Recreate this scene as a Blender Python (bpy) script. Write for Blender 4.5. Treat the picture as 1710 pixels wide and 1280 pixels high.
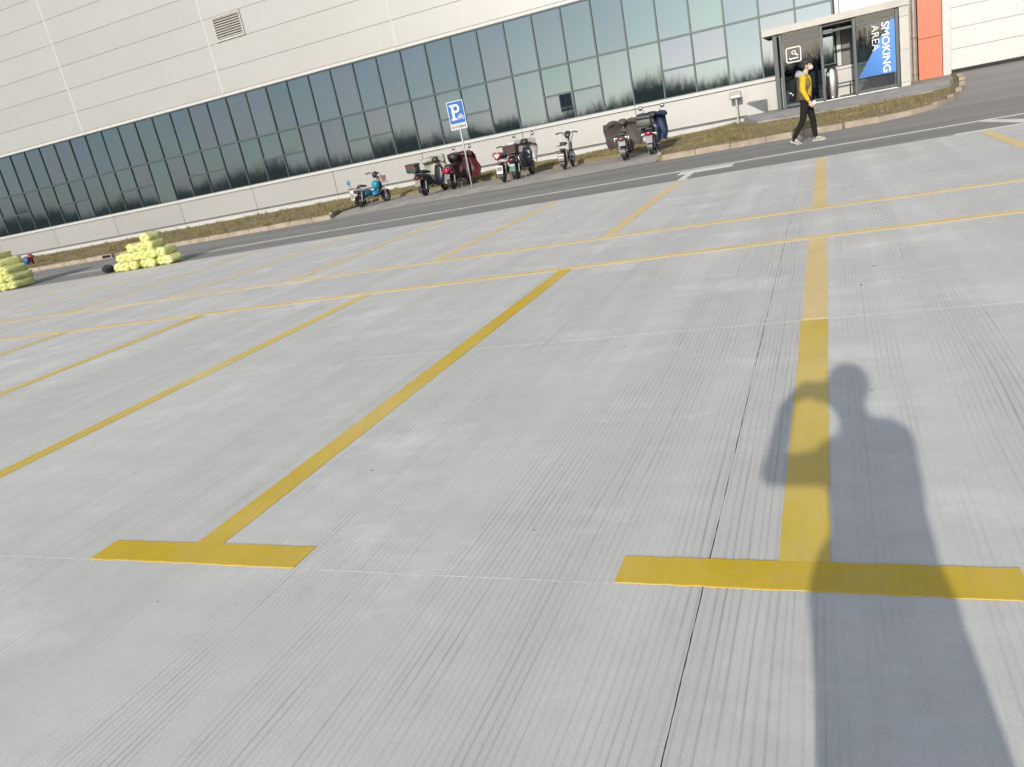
import bpy, bmesh, math, random
from mathutils import Vector, Matrix
R_ = math.radians
random.seed(11)
SC = bpy.context.scene
for o in list(bpy.data.objects): bpy.data.objects.remove(o)

# ------------------------------------------------------------------ camera
cam_data = bpy.data.cameras.new('camera')
cam = bpy.data.objects.new('camera', cam_data)
SC.collection.objects.link(cam)
cam_data.sensor_fit = 'HORIZONTAL'
cam_data.sensor_width = 36.0
cam_data.lens = 26.95
cam_data.clip_start = 0.02
cam_data.clip_end = 3000
H = 1.45
cam.matrix_world = Matrix(((0.9153727, 0.05930059, 0.39821636, 0),
                           (0.35372958, 0.35389804, -0.86581266, 0),
                           (-0.19227119, 0.93340217, 0.30297223, H),
                           (0, 0, 0, 1)))
SC.camera = cam
SC.render.resolution_x = 1024
SC.render.resolution_y = 766

# ------------------------------------------------------------------ daylight
SUN_EL = 21.4
SUN_DRIFT = -0.025           # sideways drift of the shadows per metre
world = bpy.data.worlds.new('World')
SC.world = world
world.use_nodes = True
wn = world.node_tree
for n in list(wn.nodes): wn.nodes.remove(n)
sky = wn.nodes.new('ShaderNodeTexSky')
sky.sky_type = 'NISHITA'
sky.sun_disc = False
sky.sun_elevation = R_(SUN_EL)
sky.sun_rotation = R_(180 - math.degrees(math.atan(-SUN_DRIFT)))
sky.air_density = 1.0
sky.dust_density = 1.1
sky.ozone_density = 2.5
bg = wn.nodes.new('ShaderNodeBackground')
bg.inputs['Strength'].default_value = 0.118
wo = wn.nodes.new('ShaderNodeOutputWorld')
haze_sat = wn.nodes.new('ShaderNodeHueSaturation')      # a hazy winter sky: paler than clear air all round
haze_sat.inputs['Saturation'].default_value = 0.55
wn.links.new(sky.outputs[0], haze_sat.inputs['Color'])
wn.links.new(haze_sat.outputs[0], bg.inputs[0])
wn.links.new(bg.outputs[0], wo.inputs[0])
sun_data = bpy.data.lights.new('sun', 'SUN')
sun_data.energy = 2.85
sun_data.angle = R_(0.6)
sun_data.color = (1.0, 0.94, 0.845)
sun = bpy.data.objects.new('sun', sun_data)
SC.collection.objects.link(sun)
ce, se = math.cos(R_(SUN_EL)), math.sin(R_(SUN_EL))
sd = Vector((SUN_DRIFT, 1, 0)).normalized() * ce + Vector((0, 0, -se))
sun.rotation_euler = sd.to_track_quat('-Z', 'Y').to_euler()
sun.location = (0, -20, 30)
SC.view_settings.view_transform = 'Standard'
SC.view_settings.look = 'None'
SC.view_settings.gamma = 1.0
SC.view_settings.exposure = 0.82
SC.view_settings.use_curve_mapping = False
SC.cycles.caustics_reflective = False
SC.cycles.caustics_refractive = False

# ------------------------------------------------------------------ helpers
COL = SC.collection

def link(o, parent=None):
    COL.objects.link(o)
    if parent is not None: o.parent = parent
    return o

def tag(o, label=None, cat=None, group=None, kind=None):
    if label: o['label'] = label
    if cat: o['category'] = cat
    if group: o['group'] = group
    if kind: o['kind'] = kind
    return o

def empty(name, loc=(0, 0, 0), rz=0.0, parent=None):
    o = bpy.data.objects.new(name, None)
    o.empty_display_size = 0.1
    o.location = loc
    o.rotation_euler = (0, 0, rz)
    return link(o, parent)

def copy_tree(o, parent=None):
    c = o.copy()
    link(c, parent)
    for ch in list(o.children): copy_tree(ch, c)
    return c

class MB:
    """collects shapes and links them as one mesh object"""
    def __init__(s): s.v = []; s.f = []; s.m = []; s.sm = []
    def add(s, vs, fs, m=0, smooth=False):
        b = len(s.v)
        s.v.extend([tuple(v) for v in vs])
        for f in fs:
            s.f.append(tuple(b + i for i in f)); s.m.append(m); s.sm.append(smooth)
        return s
    def box(s, lo, hi, m=0, c=0.0):
        x0, y0, z0 = lo; x1, y1, z1 = hi
        if c <= 0:
            v = [(x0,y0,z0),(x1,y0,z0),(x1,y1,z0),(x0,y1,z0),(x0,y0,z1),(x1,y0,z1),(x1,y1,z1),(x0,y1,z1)]
            f = [(0,3,2,1),(4,5,6,7),(0,1,5,4),(1,2,6,5),(2,3,7,6),(3,0,4,7)]
            return s.add(v, f, m)
        bm = bmesh.new()
        bmesh.ops.create_cube(bm, size=1)
        for q in bm.verts: q.co = Vector(((x0+x1)/2+q.co.x*(x1-x0), (y0+y1)/2+q.co.y*(y1-y0), (z0+z1)/2+q.co.z*(z1-z0)))
        bmesh.ops.bevel(bm, geom=bm.edges[:], offset=c, segments=1, affect='EDGES')
        bm.verts.index_update()
        s.add([q.co[:] for q in bm.verts], [[q.index for q in f.verts] for f in bm.faces], m)
        bm.free()
        return s
    def rbox(s, cen, size, rot=None, m=0, c=0.0, seg=1):
        """box at cen, of size, turned by a matrix"""
        bm = bmesh.new()
        bmesh.ops.create_cube(bm, size=1)
        for q in bm.verts: q.co = Vector((q.co.x*size[0], q.co.y*size[1], q.co.z*size[2]))
        if c > 0: bmesh.ops.bevel(bm, geom=bm.edges[:], offset=c, segments=seg, affect='EDGES', profile=0.5)
        M = (rot or Matrix.Identity(3))
        bm.verts.index_update()
        s.add([(M @ q.co + Vector(cen))[:] for q in bm.verts], [[q.index for q in f.verts] for f in bm.faces], m, c > 0 and seg > 1)
        bm.free()
        return s
    def tube(s, pts, r, n=8, m=0, cap=True, flat=None):
        """round tube along points; r a number or one per point"""
        pts = [Vector(p) for p in pts]
        if not hasattr(r, '__len__'): r = [r] * len(pts)
        vs = []; fs = []; up = Vector((0, 0, 1))
        prev = None
        for i, p in enumerate(pts):
            t = (pts[min(i+1, len(pts)-1)] - pts[max(i-1, 0)]).normalized()
            if prev is None:
                a = up if abs(t.z) < 0.9 else Vector((1, 0, 0))
                u = t.cross(a).normalized()
            else:
                u = (prev - t * prev.dot(t)).normalized()
            prev = u
            w = t.cross(u)
            for k in range(n):
                a = 2*math.pi*k/n
                vs.append(p + (u*math.cos(a) + w*math.sin(a)) * r[i])
        for i in range(len(pts)-1):
            for k in range(n):
                fs.append((i*n+k, i*n+(k+1) % n, (i+1)*n+(k+1) % n, (i+1)*n+k))
        s.add(vs, fs, m, True)
        if cap:
            s.add(vs[:n], [tuple(range(n))[::-1]], m)
            s.add(vs[-n:], [tuple(range(n))], m)
        return s
    def loft(s, rings, m=0, cap=True, smooth=True):
        """rings: lists of points of equal length"""
        n = len(rings[0]); vs = [v for r in rings for v in r]; fs = []
        for i in range(len(rings)-1):
            for k in range(n):
                fs.append((i*n+k, i*n+(k+1) % n, (i+1)*n+(k+1) % n, (i+1)*n+k))
        if cap:
            fs.append(tuple(range(n))[::-1]); b = (len(rings)-1)*n
            fs.append(tuple(b+k for k in range(n)))
        return s.add(vs, fs, m, smooth)
    def spine(s, secs, m=0, n=14, p=2.6):
        """rounded body along a path in the YZ plane; secs: (y, z, half width in x, half thickness)"""
        rings = []
        for i, (y, z, hw, hh) in enumerate(secs):
            a = secs[max(i-1, 0)]; b = secs[min(i+1, len(secs)-1)]
            t = Vector((0, b[0]-a[0], b[1]-a[1])).normalized()
            nn = Vector((0, -t.z, t.y))
            ring = []
            for k in range(n):
                q = 2*math.pi*k/n
                cx, sx = math.cos(q), math.sin(q)
                cx = math.copysign(abs(cx)**(2/p), cx); sx = math.copysign(abs(sx)**(2/p), sx)
                ring.append(Vector((hw*cx, y, z)) + nn*hh*sx)
            rings.append(ring)
        return s.loft(rings, m)
    def lathe(s, prof, cen=(0,0,0), axis='Z', n=24, m=0):
        vs = []; fs = []
        for r, h in prof:
            for k in range(n):
                a = 2*math.pi*k/n
                p = (r*math.cos(a), r*math.sin(a), h)
                if axis == 'X': p = (h, r*math.cos(a), r*math.sin(a))
                if axis == 'Y': p = (r*math.cos(a), h, r*math.sin(a))
                vs.append((p[0]+cen[0], p[1]+cen[1], p[2]+cen[2]))
        for i in range(len(prof)-1):
            for k in range(n):
                q = (i*n+k, i*n+(k+1) % n, (i+1)*n+(k+1) % n, (i+1)*n+k)
                fs.append(q if axis != 'Y' else q[::-1])
        return s.add(vs, fs, m, True)
    def ball(s, c, r, m=0, n=14, k=9):
        rx, ry, rz = r if hasattr(r, '__len__') else (r, r, r)
        vs = []; fs = []
        for i in range(k+1):
            t = math.pi*i/k
            for j in range(n):
                a = 2*math.pi*j/n
                vs.append((c[0]+rx*math.sin(t)*math.cos(a), c[1]+ry*math.sin(t)*math.sin(a), c[2]+rz*math.cos(t)))
        for i in range(k):
            for j in range(n):
                fs.append((i*n+j, (i+1)*n+j, (i+1)*n+(j+1) % n, i*n+(j+1) % n))
        return s.add(vs, fs, m, True)
    def grid(s, fn, nu, nv, m=0, smooth=True):
        vs = [fn(i/nu, j/nv) for j in range(nv+1) for i in range(nu+1)]
        fs = [(j*(nu+1)+i, j*(nu+1)+i+1, (j+1)*(nu+1)+i+1, (j+1)*(nu+1)+i) for j in range(nv) for i in range(nu)]
        return s.add(vs, fs, m, smooth)
    def mesh(s, name, mats):
        me = bpy.data.meshes.new(name)
        me.from_pydata(s.v, [], s.f)
        for a in (mats if isinstance(mats, (list, tuple)) else [mats]): me.materials.append(a)
        me.polygons.foreach_set('material_index', s.m)
        me.polygons.foreach_set('use_smooth', s.sm)
        me.update()
        return me
    def build(s, name, mats, parent=None, loc=None):
        o = bpy.data.objects.new(name, s.mesh(name, mats))
        if loc is not None: o.location = loc
        return link(o, parent)

def from_mesh(name, me, parent=None, loc=None, rot=None):
    o = bpy.data.objects.new(name, me)
    if loc is not None: o.location = loc
    if rot is not None: o.rotation_euler = rot
    return link(o, parent)

def smoothstep(a, b, x):
    t = max(0.0, min(1.0, (x-a)/(b-a)))
    return t*t*(3-2*t)

# ------------------------------------------------------------------ materials
MATS = {}
class NT:
    def __init__(s, name):
        s.mat = bpy.data.materials.new(name); s.mat.use_nodes = True
        s.t = s.mat.node_tree
        s.b = s.t.nodes['Principled BSDF']
    def n(s, kind, **kw):
        nd = s.t.nodes.new(kind)
        for k, v in kw.items(): setattr(nd, k, v)
        return nd
    def l(s, a, b): s.t.links.new(a, b)
    def val(s, sock, v):
        if hasattr(v, 'is_linked') or hasattr(v, 'links'): s.l(v, sock)
        else: sock.default_value = v
    def math(s, op, a, b=None, clamp=False):
        nd = s.n('ShaderNodeMath', operation=op); nd.use_clamp = clamp
        s.val(nd.inputs[0], a)
        if b is not None: s.val(nd.inputs[1], b)
        return nd.outputs[0]
    def pos(s, scale=(1, 1, 1), obj=False):
        if obj: src = s.n('ShaderNodeTexCoord').outputs['Object']
        else: src = s.n('ShaderNodeNewGeometry').outputs['Position']
        mp = s.n('ShaderNodeMapping'); mp.inputs['Scale'].default_value = scale
        s.l(src, mp.inputs[0]); return mp.outputs[0]
    def noise(s, vec, scale, detail=3, rough=0.55):
        nd = s.n('ShaderNodeTexNoise'); nd.inputs['Scale'].default_value = scale
        nd.inputs['Detail'].default_value = detail; nd.inputs['Roughness'].default_value = rough
        s.l(vec, nd.inputs['Vector']); return nd.outputs['Fac']
    def ramp(s, fac, stops):
        nd = s.n('ShaderNodeValToRGB'); cr = nd.color_ramp
        while len(cr.elements) < len(stops): cr.elements.new(0.5)
        for e, (p, c) in zip(cr.elements, stops):
            e.position = p; e.color = (c if hasattr(c, '__len__') else (c, c, c)) [:3] + (1,) if hasattr(c, '__len__') else (c, c, c, 1)
        s.l(fac, nd.inputs[0]); return nd.outputs[0]
    def mix(s, fac, a, b, mode='MIX'):
        nd = s.n('ShaderNodeMix', data_type='RGBA', blend_type=mode)
        s.val(nd.inputs[0], fac)
        for i, v in ((6, a), (7, b)):
            if hasattr(v, 'links'): s.l(v, nd.inputs[i])
            else: nd.inputs[i].default_value = tuple(v) + ((1,) if len(v) == 3 else ())
        return nd.outputs[2]
    def bump(s, h, strength=0.3, dist=0.01):
        nd = s.n('ShaderNodeBump'); nd.inputs['Strength'].default_value = strength; nd.inputs['Distance'].default_value = dist
        s.l(h, nd.inputs['Height']); s.l(nd.outputs[0], s.b.inputs['Normal'])
    def set(s, **kw):
        for k, v in kw.items(): s.val(s.b.inputs[k.replace('_', ' ')], v)
        return s

def simple(name, col, rough=0.5, metal=0.0, var=0.12, scale=6.0, bump=0.0, bscale=80.0, spec=0.5, obj=True):
    if name in MATS: return MATS[name]
    m = NT(name)
    p = m.pos(obj=obj)
    n1 = m.noise(p, scale, 4)
    c0 = tuple(max(0, c*(1-var)) for c in col); c1 = tuple(min(1, c*(1+var)) for c in col)
    m.l(m.ramp(n1, [(0.3, c0), (0.7, c1)]), m.b.inputs['Base Color'])
    m.set(Roughness=rough, Metallic=metal)
    m.b.inputs['Specular IOR Level'].default_value = spec
    if bump > 0: m.bump(m.noise(p, bscale, 3), bump, 0.01)
    MATS[name] = m.mat
    return m.mat

def concrete_yard_material():
    m = NT('raked_concrete')
    P = m.pos()
    sx = m.n('ShaderNodeSeparateXYZ'); m.l(P, sx.inputs[0])
    # raked grooves run along Y: fine saw teeth across X, pushed sideways a little, in bands the width of the rake
    warp = m.noise(m.pos((1.2, 0.35, 1)), 1.0, 2)
    xw = m.math('ADD', sx.outputs[0], m.math('MULTIPLY', m.math('SUBTRACT', warp, 0.5), 0.09))
    jit = m.noise(m.pos((14, 0.05, 1)), 1.0, 2)
    ph = m.math('ADD', m.math('MULTIPLY', xw, 1/0.026), m.math('MULTIPLY', jit, 1.5))
    fr = m.math('FRACT', ph)
    tri = m.math('MULTIPLY', m.math('ABSOLUTE', m.math('SUBTRACT', fr, 0.5)), 2.0)   # 0 centre of tooth, 1 at groove
    dip = m.ramp(tri, [(0.55, 0.0), (0.95, 1.0)])
    band = m.noise(m.pos((2.3, 0.10, 1)), 1.0, 2, 0.6)
    bandm = m.ramp(band, [(0.37, 0.0), (0.57, 1.0)])
    depth = m.ramp(m.noise(m.pos((38.0, 0.5, 1)), 1.0, 3, 0.6), [(0.30, 0.08), (0.72, 1.0)])
    depth = m.math('MULTIPLY', depth, m.ramp(m.noise(m.pos((3.5, 1.3, 1)), 1.0, 4, 0.65), [(0.32, 0.2), (0.66, 1.0)]))
    groove = m.math('MULTIPLY', m.math('MULTIPLY', dip, bandm), depth)
    # colour
    big = m.noise(m.pos((0.35, 0.9, 1)), 1.0, 4, 0.6)
    base = m.ramp(big, [(0.25, (0.46, 0.446, 0.415)), (0.5, (0.56, 0.541, 0.50)), (0.75, (0.63, 0.607, 0.556))])
    lanes = m.noise(m.pos((2.6, 0.07, 1)), 1.0, 3, 0.6)      # passes of the float along the pour
    base = m.mix(m.ramp(lanes, [(0.36, 0.0), (0.66, 0.75)]), base, (0.452, 0.440, 0.412))
    scuff = m.noise(m.pos((5.5, 0.9, 1)), 1.0, 5, 0.7)
    base = m.mix(m.ramp(scuff, [(0.56, 0.0), (0.80, 0.40)]), base, (0.30, 0.295, 0.285))
    streak = m.noise(m.pos((1.6, 4.5, 1)), 1.0, 4, 0.65)
    base = m.mix(m.ramp(streak, [(0.35, 0.0), (0.75, 0.55)]), base, (0.43, 0.417, 0.388))
    sand = m.noise(m.pos((0.22, 0.5, 1)), 1.0, 3)
    base = m.mix(m.ramp(sand, [(0.58, 0.0), (0.75, 0.35)]), base, (0.52, 0.48, 0.37))
    info = m.n('ShaderNodeObjectInfo')
    base = m.mix(1.0, base, m.ramp(info.outputs['Random'], [(0.0, 0.945), (1.0, 1.0)]), 'MULTIPLY')
    fine = m.noise(P, 140.0, 3, 0.7)
    base = m.mix(0.16, base, m.ramp(fine, [(0.3, 0.18), (0.7, 0.72)]))
    blot = m.noise(P, 7.0, 5, 0.65)
    base = m.mix(m.ramp(blot, [(0.50, 0.0), (0.78, 0.42)]), base, (0.375, 0.364, 0.342))
    base = m.mix(m.math('MULTIPLY', bandm, 0.30), base, (0.41, 0.398, 0.372))         # raked strips stay a little dirtier
    stain = m.noise(m.pos((0.9, 0.5, 1)), 1.0, 5, 0.7)
    base = m.mix(m.ramp(stain, [(0.60, 0.0), (0.74, 0.32)]), base, (0.33, 0.318, 0.295))
    white = m.noise(m.pos((0.7, 1.1, 4)), 1.0, 5, 0.7)
    base = m.mix(m.ramp(white, [(0.54, 0.0), (0.70, 0.50)]), base, (0.66, 0.645, 0.61))
    col = m.mix(m.math('MULTIPLY', groove, 0.75), base, (0.17, 0.165, 0.16))
    m.l(col, m.b.inputs['Base Color'])
    m.set(Roughness=m.ramp(blot, [(0.3, 0.72), (0.7, 0.9)]))
    h = m.math('SUBTRACT', m.math('MULTIPLY', fine, 0.12), groove)
    h = m.math('ADD', h, m.math('MULTIPLY', blot, 0.5))
    m.bump(h, 0.45, 0.004)
    return m.mat

def asphalt_material():
    m = NT('worn_asphalt')
    P = m.pos()
    a = m.noise(m.pos((0.12, 0.9, 1)), 1.0, 4, 0.6)
    c = m.ramp(a, [(0.3, (0.15, 0.145, 0.133)), (0.5, (0.205, 0.195, 0.177)), (0.75, (0.285, 0.268, 0.24))])
    f = m.noise(P, 90.0, 3, 0.7)
    c = m.mix(0.25, c, m.ramp(f, [(0.3, 0.04), (0.7, 0.26)]))
    d = m.noise(P, 1.7, 5, 0.6)
    c = m.mix(m.ramp(d, [(0.55, 0.0), (0.75, 0.35)]), c, (0.19, 0.175, 0.15))
    m.l(c, m.b.inputs['Base Color']); m.set(Roughness=0.85)
    m.bump(f, 0.4, 0.004)
    return m.mat

def paint_material(name, col, worn, wear=0.5, dusty=0.6):
    m = NT(name)
    P = m.pos()
    a = m.noise(P, 2.2, 5, 0.6)
    c = m.mix(m.ramp(a, [(0.35, 0.0), (0.75, 0.8)]), col, tuple(x*0.82 for x in col))
    f = m.noise(m.pos((40, 3, 1)), 1.0, 3)
    c = m.mix(m.ramp(f, [(0.4, 0.0), (0.8, 0.28)]), c, tuple(x*0.72 for x in col))
    dust = m.noise(m.pos((0.8, 0.45, 1)), 1.0, 4, 0.6)
    c = m.mix(m.ramp(dust, [(0.42, 0.0), (0.68, 0.75*dusty)]), c, tuple(0.45*x+0.55*y for x, y in zip(col, (0.66, 0.56, 0.36))))
    w = m.noise(P, 16.0, 6, 0.75)
    c = m.mix(m.ramp(w, [(0.60-0.1*wear, 0.0), (0.76, min(1.0, wear*1.3))]), c, worn)
    m.l(c, m.b.inputs['Base Color']); m.set(Roughness=0.62)
    m.bump(m.math('ADD', f, m.math('MULTIPLY', w, 0.5)), 0.25, 0.004)
    return m.mat

def panel_material(name, col, rough=0.42, metal=0.33):
    m = NT(name)
    info = m.n('ShaderNodeObjectInfo')
    a = m.noise(m.pos((0.25, 0.25, 0.5)), 1.0, 3)
    c = m.ramp(a, [(0.3, tuple(x*0.95 for x in col)), (0.7, col)])
    r = m.ramp(info.outputs['Random'], [(0.0, 0.955), (1.0, 1.0)])
    c = m.mix(1.0, c, r, 'MULTIPLY')
    # faint rain streaks down the sheet
    s = m.noise(m.pos((3.0, 3.0, 0.12)), 1.0, 4, 0.6)
    c = m.mix(m.ramp(s, [(0.55, 0.0), (0.8, 0.22)]), c, tuple(x*0.72 for x in (0.5, 0.48, 0.44)))
    m.l(c, m.b.inputs['Base Color']); m.set(Roughness=rough, Metallic=metal)
    m.bump(m.noise(m.pos((1.2, 1.2, 3)), 1.0, 2), 0.05, 0.02)
    return m.mat

def window_glass_material():
    m = NT('tinted_reflective_glass')
    info = m.n('ShaderNodeObjectInfo')
    tint = m.ramp(info.outputs['Random'], [(0.0, (0.53, 0.71, 0.83)), (0.3, (0.60, 0.70, 0.88)), (0.55, (0.54, 0.74, 0.80)), (0.8, (0.60, 0.75, 0.92)), (1.0, (0.64, 0.70, 0.84))])
    m.b.inputs['Base Color'].default_value = (0.012, 0.018, 0.02, 1)
    m.set(Roughness=0.03, IOR=2.35)
    m.l(tint, m.b.inputs['Specular Tint'])
    m.bump(m.noise(m.pos((0.9, 0.9, 0.7)), 1.0, 1), 0.035, 0.02)
    return m.mat

def clear_glass_material(name, tint, gloss=1.0):
    m = NT(name)
    m.t.nodes.remove(m.b)
    tr = m.n('ShaderNodeBsdfTransparent'); tr.inputs[0].default_value = tint + (1,)
    gl = m.n('ShaderNodeBsdfGlossy'); gl.inputs['Roughness'].default_value = 0.02
    fr = m.n('ShaderNodeFresnel'); fr.inputs[0].default_value = 1.5
    mx = m.n('ShaderNodeMixShader')
    m.l(fr.outputs[0], mx.inputs[0]); m.l(tr.outputs[0], mx.inputs[1]); m.l(gl.outputs[0], mx.inputs[2])
    out = [n for n in m.t.nodes if n.type == 'OUTPUT_MATERIAL'][0]
    m.l(mx.outputs[0], out.inputs[0])
    return m.mat

def verge_material():
    m = NT('dry_verge_soil')
    P = m.pos()
    a = m.noise(m.pos((0.5, 1.2, 1)), 1.0, 5, 0.65)
    c = m.ramp(a, [(0.3, (0.10, 0.085, 0.035)), (0.5, (0.155, 0.12, 0.06)), (0.72, (0.22, 0.17, 0.095))])
    f = m.noise(P, 45.0, 4, 0.7)
    c = m.mix(0.35, c, m.ramp(f, [(0.3, (0.08, 0.065, 0.03)), (0.7, (0.36, 0.28, 0.16))]))
    m.l(c, m.b.inputs['Base Color']); m.set(Roughness=0.95)
    m.bump(f, 0.8, 0.03)
    return m.mat

def blade_material(name, cols):
    m = NT(name)
    a = m.noise(m.pos((1.3, 2.0, 1)), 1.0, 4, 0.65)
    f = m.noise(m.pos(), 30.0, 2)
    fac = m.math('ADD', m.math('MULTIPLY', a, 0.7), m.math('MULTIPLY', f, 0.3))
    m.l(m.ramp(fac, [(0.32, cols[0]), (0.5, cols[1]), (0.68, cols[2])]), m.b.inputs['Base Color'])
    m.set(Roughness=0.8)
    m.b.inputs['Specular IOR Level'].default_value = 0.2
    return m.mat

M_CONC = concrete_yard_material()
M_ASPH = asphalt_material()
M_YEL = paint_material('yellow_line_paint', (0.53, 0.355, 0.003), (0.42, 0.36, 0.22), 0.45)
M_YEL2 = paint_material('glare_yellow_line_paint', (0.62, 0.455, 0.19), (0.46, 0.42, 0.32), 0.6, 0.9)  # pale base colour imitates sun glare thrown back by the paint
M_YEL3 = paint_material('half_glare_yellow_line_paint', (0.56, 0.40, 0.055), (0.44, 0.39, 0.27), 0.5, 0.8)  # weaker step of the glare, also put into the base colour
M_MARK = paint_material('fresh_white_mark_paint', (0.66, 0.65, 0.62), (0.45, 0.44, 0.41), 0.25, 0.2)
M_WHT = paint_material('white_line_paint', (0.62, 0.61, 0.57), (0.30, 0.29, 0.26), 0.6)
M_WALL = panel_material('white_wall_panel', (0.322, 0.318, 0.302))
M_PLIN = panel_material('plinth_panel_paint', (0.31, 0.303, 0.29), 0.5)
M_GLASS = window_glass_material()
M_FRAME = simple('dark_green_grey_frame', (0.045, 0.062, 0.066), 0.45, 0.3, 0.1)
M_SEAM = simple('dark_joint', (0.10, 0.10, 0.095), 0.8)
M_TRIM = simple('white_trim', (0.36, 0.357, 0.345), 0.4, 0, 0.04)
M_KERB = simple('weathered_kerb_stone', (0.26, 0.215, 0.165), 0.9, 0, 0.22, 3.0, 0.4, 60, obj=False)
M_PAD = simple('grey_paving', (0.255, 0.238, 0.213), 0.9, 0, 0.2, 1.6, 0.3, 90, obj=False)
M_VERGE = verge_material()
M_BLADE = blade_material('dry_grass_blades', ((0.098, 0.094, 0.028), (0.182, 0.152, 0.068), (0.275, 0.215, 0.12)))
M_REED = blade_material('reed_leaves', ((0.018, 0.022, 0.022), (0.03, 0.034, 0.03), (0.05, 0.05, 0.038)))
M_BLACK = simple('black_plastic', (0.018, 0.018, 0.02), 0.45, 0, 0.2)
M_RUBBER = simple('tyre_rubber', (0.022, 0.021, 0.02), 0.85, 0, 0.25)
M_STEEL = simple('brushed_steel', (0.55, 0.53, 0.50), 0.28, 1.0, 0.05)
M_CHROME = simple('bright_metal', (0.62, 0.62, 0.62), 0.2, 1.0, 0.05)
M_GREYM = simple('grey_metal', (0.20, 0.20, 0.20), 0.5, 0.4, 0.1)
# ================================================================== ground
def flat_sheet(name, x0, x1, y0, y1, z, mat, nx=1, ny=1):
    mb = MB()
    mb.grid(lambda u, v: (x0+(x1-x0)*u, y0+(y1-y0)*v, z), nx, ny, 0, False)
    return mb.build(name, mat)

M_EARTH = simple('bare_earth', (0.16, 0.14, 0.10), 0.95, 0, 0.25, 0.3, obj=False)
tag(flat_sheet('ground', -900, 900, -900, 900, -0.30, M_EARTH), kind='structure')

# concrete yard: a base sheet with the cast slabs on it, the painted lines on the slabs
EDGE_Y = 15.37
yard = flat_sheet('concrete_yard', -70, 60, -38, EDGE_Y-0.01, -0.05, simple('joint_filler', (0.15, 0.145, 0.14), 0.9, obj=False))
tag(yard, kind='structure')
jx = [-60.45 + 6.0*i for i in range(0, 20)]
jx = [x for x in jx if x < 56]
rows = [(-37.9, -0.25), (-0.25, 4.98), (4.98, 10.2), (10.2, EDGE_Y)]
for (y0, y1) in rows:
    for i in range(len(jx)-1):
        x0, x1 = jx[i], jx[i+1]
        g0 = 0.0019 if abs(x0+0.45) < 0.01 else 0.0012
        g1 = 0.0019 if abs(x1+0.45) < 0.01 else 0.0012
        gy = 0.0010
        n = 130 if (g0 > 0.0015 or g1 > 0.0015) and y0 > -1 else 1
        mb = MB()
        top = []; bot = []
        rnd = random.Random(i*7+int(y0*10))
        def edge(x, s, g):
            out = []
            for k in range(n+1):
                y = y0+gy+(y1-y0-2*gy)*k/n
                w = g + (rnd.uniform(-0.0011, 0.0009) if n > 1 and 0 < k < n else 0)
                if n > 1 and y > 2.5 and math.sin(y*5.1)+math.sin(y*12.7+1) > 0.55: w *= 0.2
                # the saw cut closes up away from the camera
                if n > 1: w *= (1.0 if y < 5 else max(0.35, 1.0-0.09*(y-5)))
                out.append((x+s*max(w, 0.0006), y, 0.0))
            return out
        L = edge(x0, 1, g0); Rr = edge(x1, -1, g1)
        vs = L + Rr + [(a, b, -0.045) for a, b, c in L] + [(a, b, -0.045) for a, b, c in Rr]
        q = n+1
        fs = []
        for k in range(n):
            fs.append((k, q+k, q+k+1, k+1))
            fs.append((2*q+k, k, k+1, 2*q+k+1))
            fs.append((q+k, 3*q+k, 3*q+k+1, q+k+1))
        fs += [(0, 2*q, 3*q, q), (n, q+n, 3*q+n, 2*q+n)]
        mb.add(vs, fs)
        mb.build('slab', M_CONC, yard)

def paint(name, x0, x1, y0, y1, mat, th=0.0028, z=0.0, parent=yard, wob=0.003, step=0.045):
    """painted strip: a thin solid with slightly uneven edges"""
    mb = MB()
    alongx = (x1-x0) > (y1-y0)
    L = (x1-x0) if alongx else (y1-y0)
    n = max(2, min(160, int(L/step)))
    rnd = random.Random(int(x0*1000)+int(y0*77))
    A = []; B = []
    for k in range(n+1):
        t = k/n
        a, b = rnd.uniform(-wob, wob), rnd.uniform(-wob, wob)
        if alongx: A.append((x0+L*t, y0+a)); B.append((x0+L*t, y1+b))
        else: A.append((x1+a, y0+L*t)); B.append((x0+b, y0+L*t))
    q = n+1
    zt = z+th; zb = z+0.0004
    vs = [(a, b, zt) for a, b in A] + [(a, b, zt) for a, b in B] + [(a, b, zb) for a, b in A] + [(a, b, zb) for a, b in B]
    fs = []
    for k in range(n):
        fs.append((k, k+1, q+k+1, q+k)); fs.append((2*q+k, 2*q+k+1, k+1, k)); fs.append((q+k, q+k+1, 3*q+k+1, 3*q+k))
    fs += [(0, q, 3*q, 2*q), (n, 2*q+n, 3*q+n, q+n)]
    mb.add(vs, fs)
    return mb.build(name, mat, parent)

W2 = 0.077
near_x = [2.35, -0.155, -2.65, -5.17, -7.80, -10.45, -13.1, -15.7]
far_x = [4.85, 2.35, -0.155, -2.68, -5.16, -7.70, -10.2, -12.75, -15.3, -17.85, -20.4]
LOWY, UPY = 7.74, 9.46
for i, x in enumerate(near_x):
    if x == -0.155:          # this line was laid in two goes, its paler tones imitate sun glare
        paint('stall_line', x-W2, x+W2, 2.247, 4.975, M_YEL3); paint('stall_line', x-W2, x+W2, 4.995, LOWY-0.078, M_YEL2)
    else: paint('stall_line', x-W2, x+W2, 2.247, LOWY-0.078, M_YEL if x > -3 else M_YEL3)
    paint('stall_end_bar', x-0.585, x+0.585, 2.085, 2.243, M_YEL, 0.0032)
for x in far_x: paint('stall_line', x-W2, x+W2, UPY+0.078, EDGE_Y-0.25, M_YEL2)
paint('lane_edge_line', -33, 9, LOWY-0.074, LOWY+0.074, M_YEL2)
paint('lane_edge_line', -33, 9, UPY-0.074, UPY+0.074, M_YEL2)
M_CHALK = simple('chalk_white', (0.52, 0.515, 0.50), 0.9, 0, 0.25, 20, obj=False)
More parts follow.
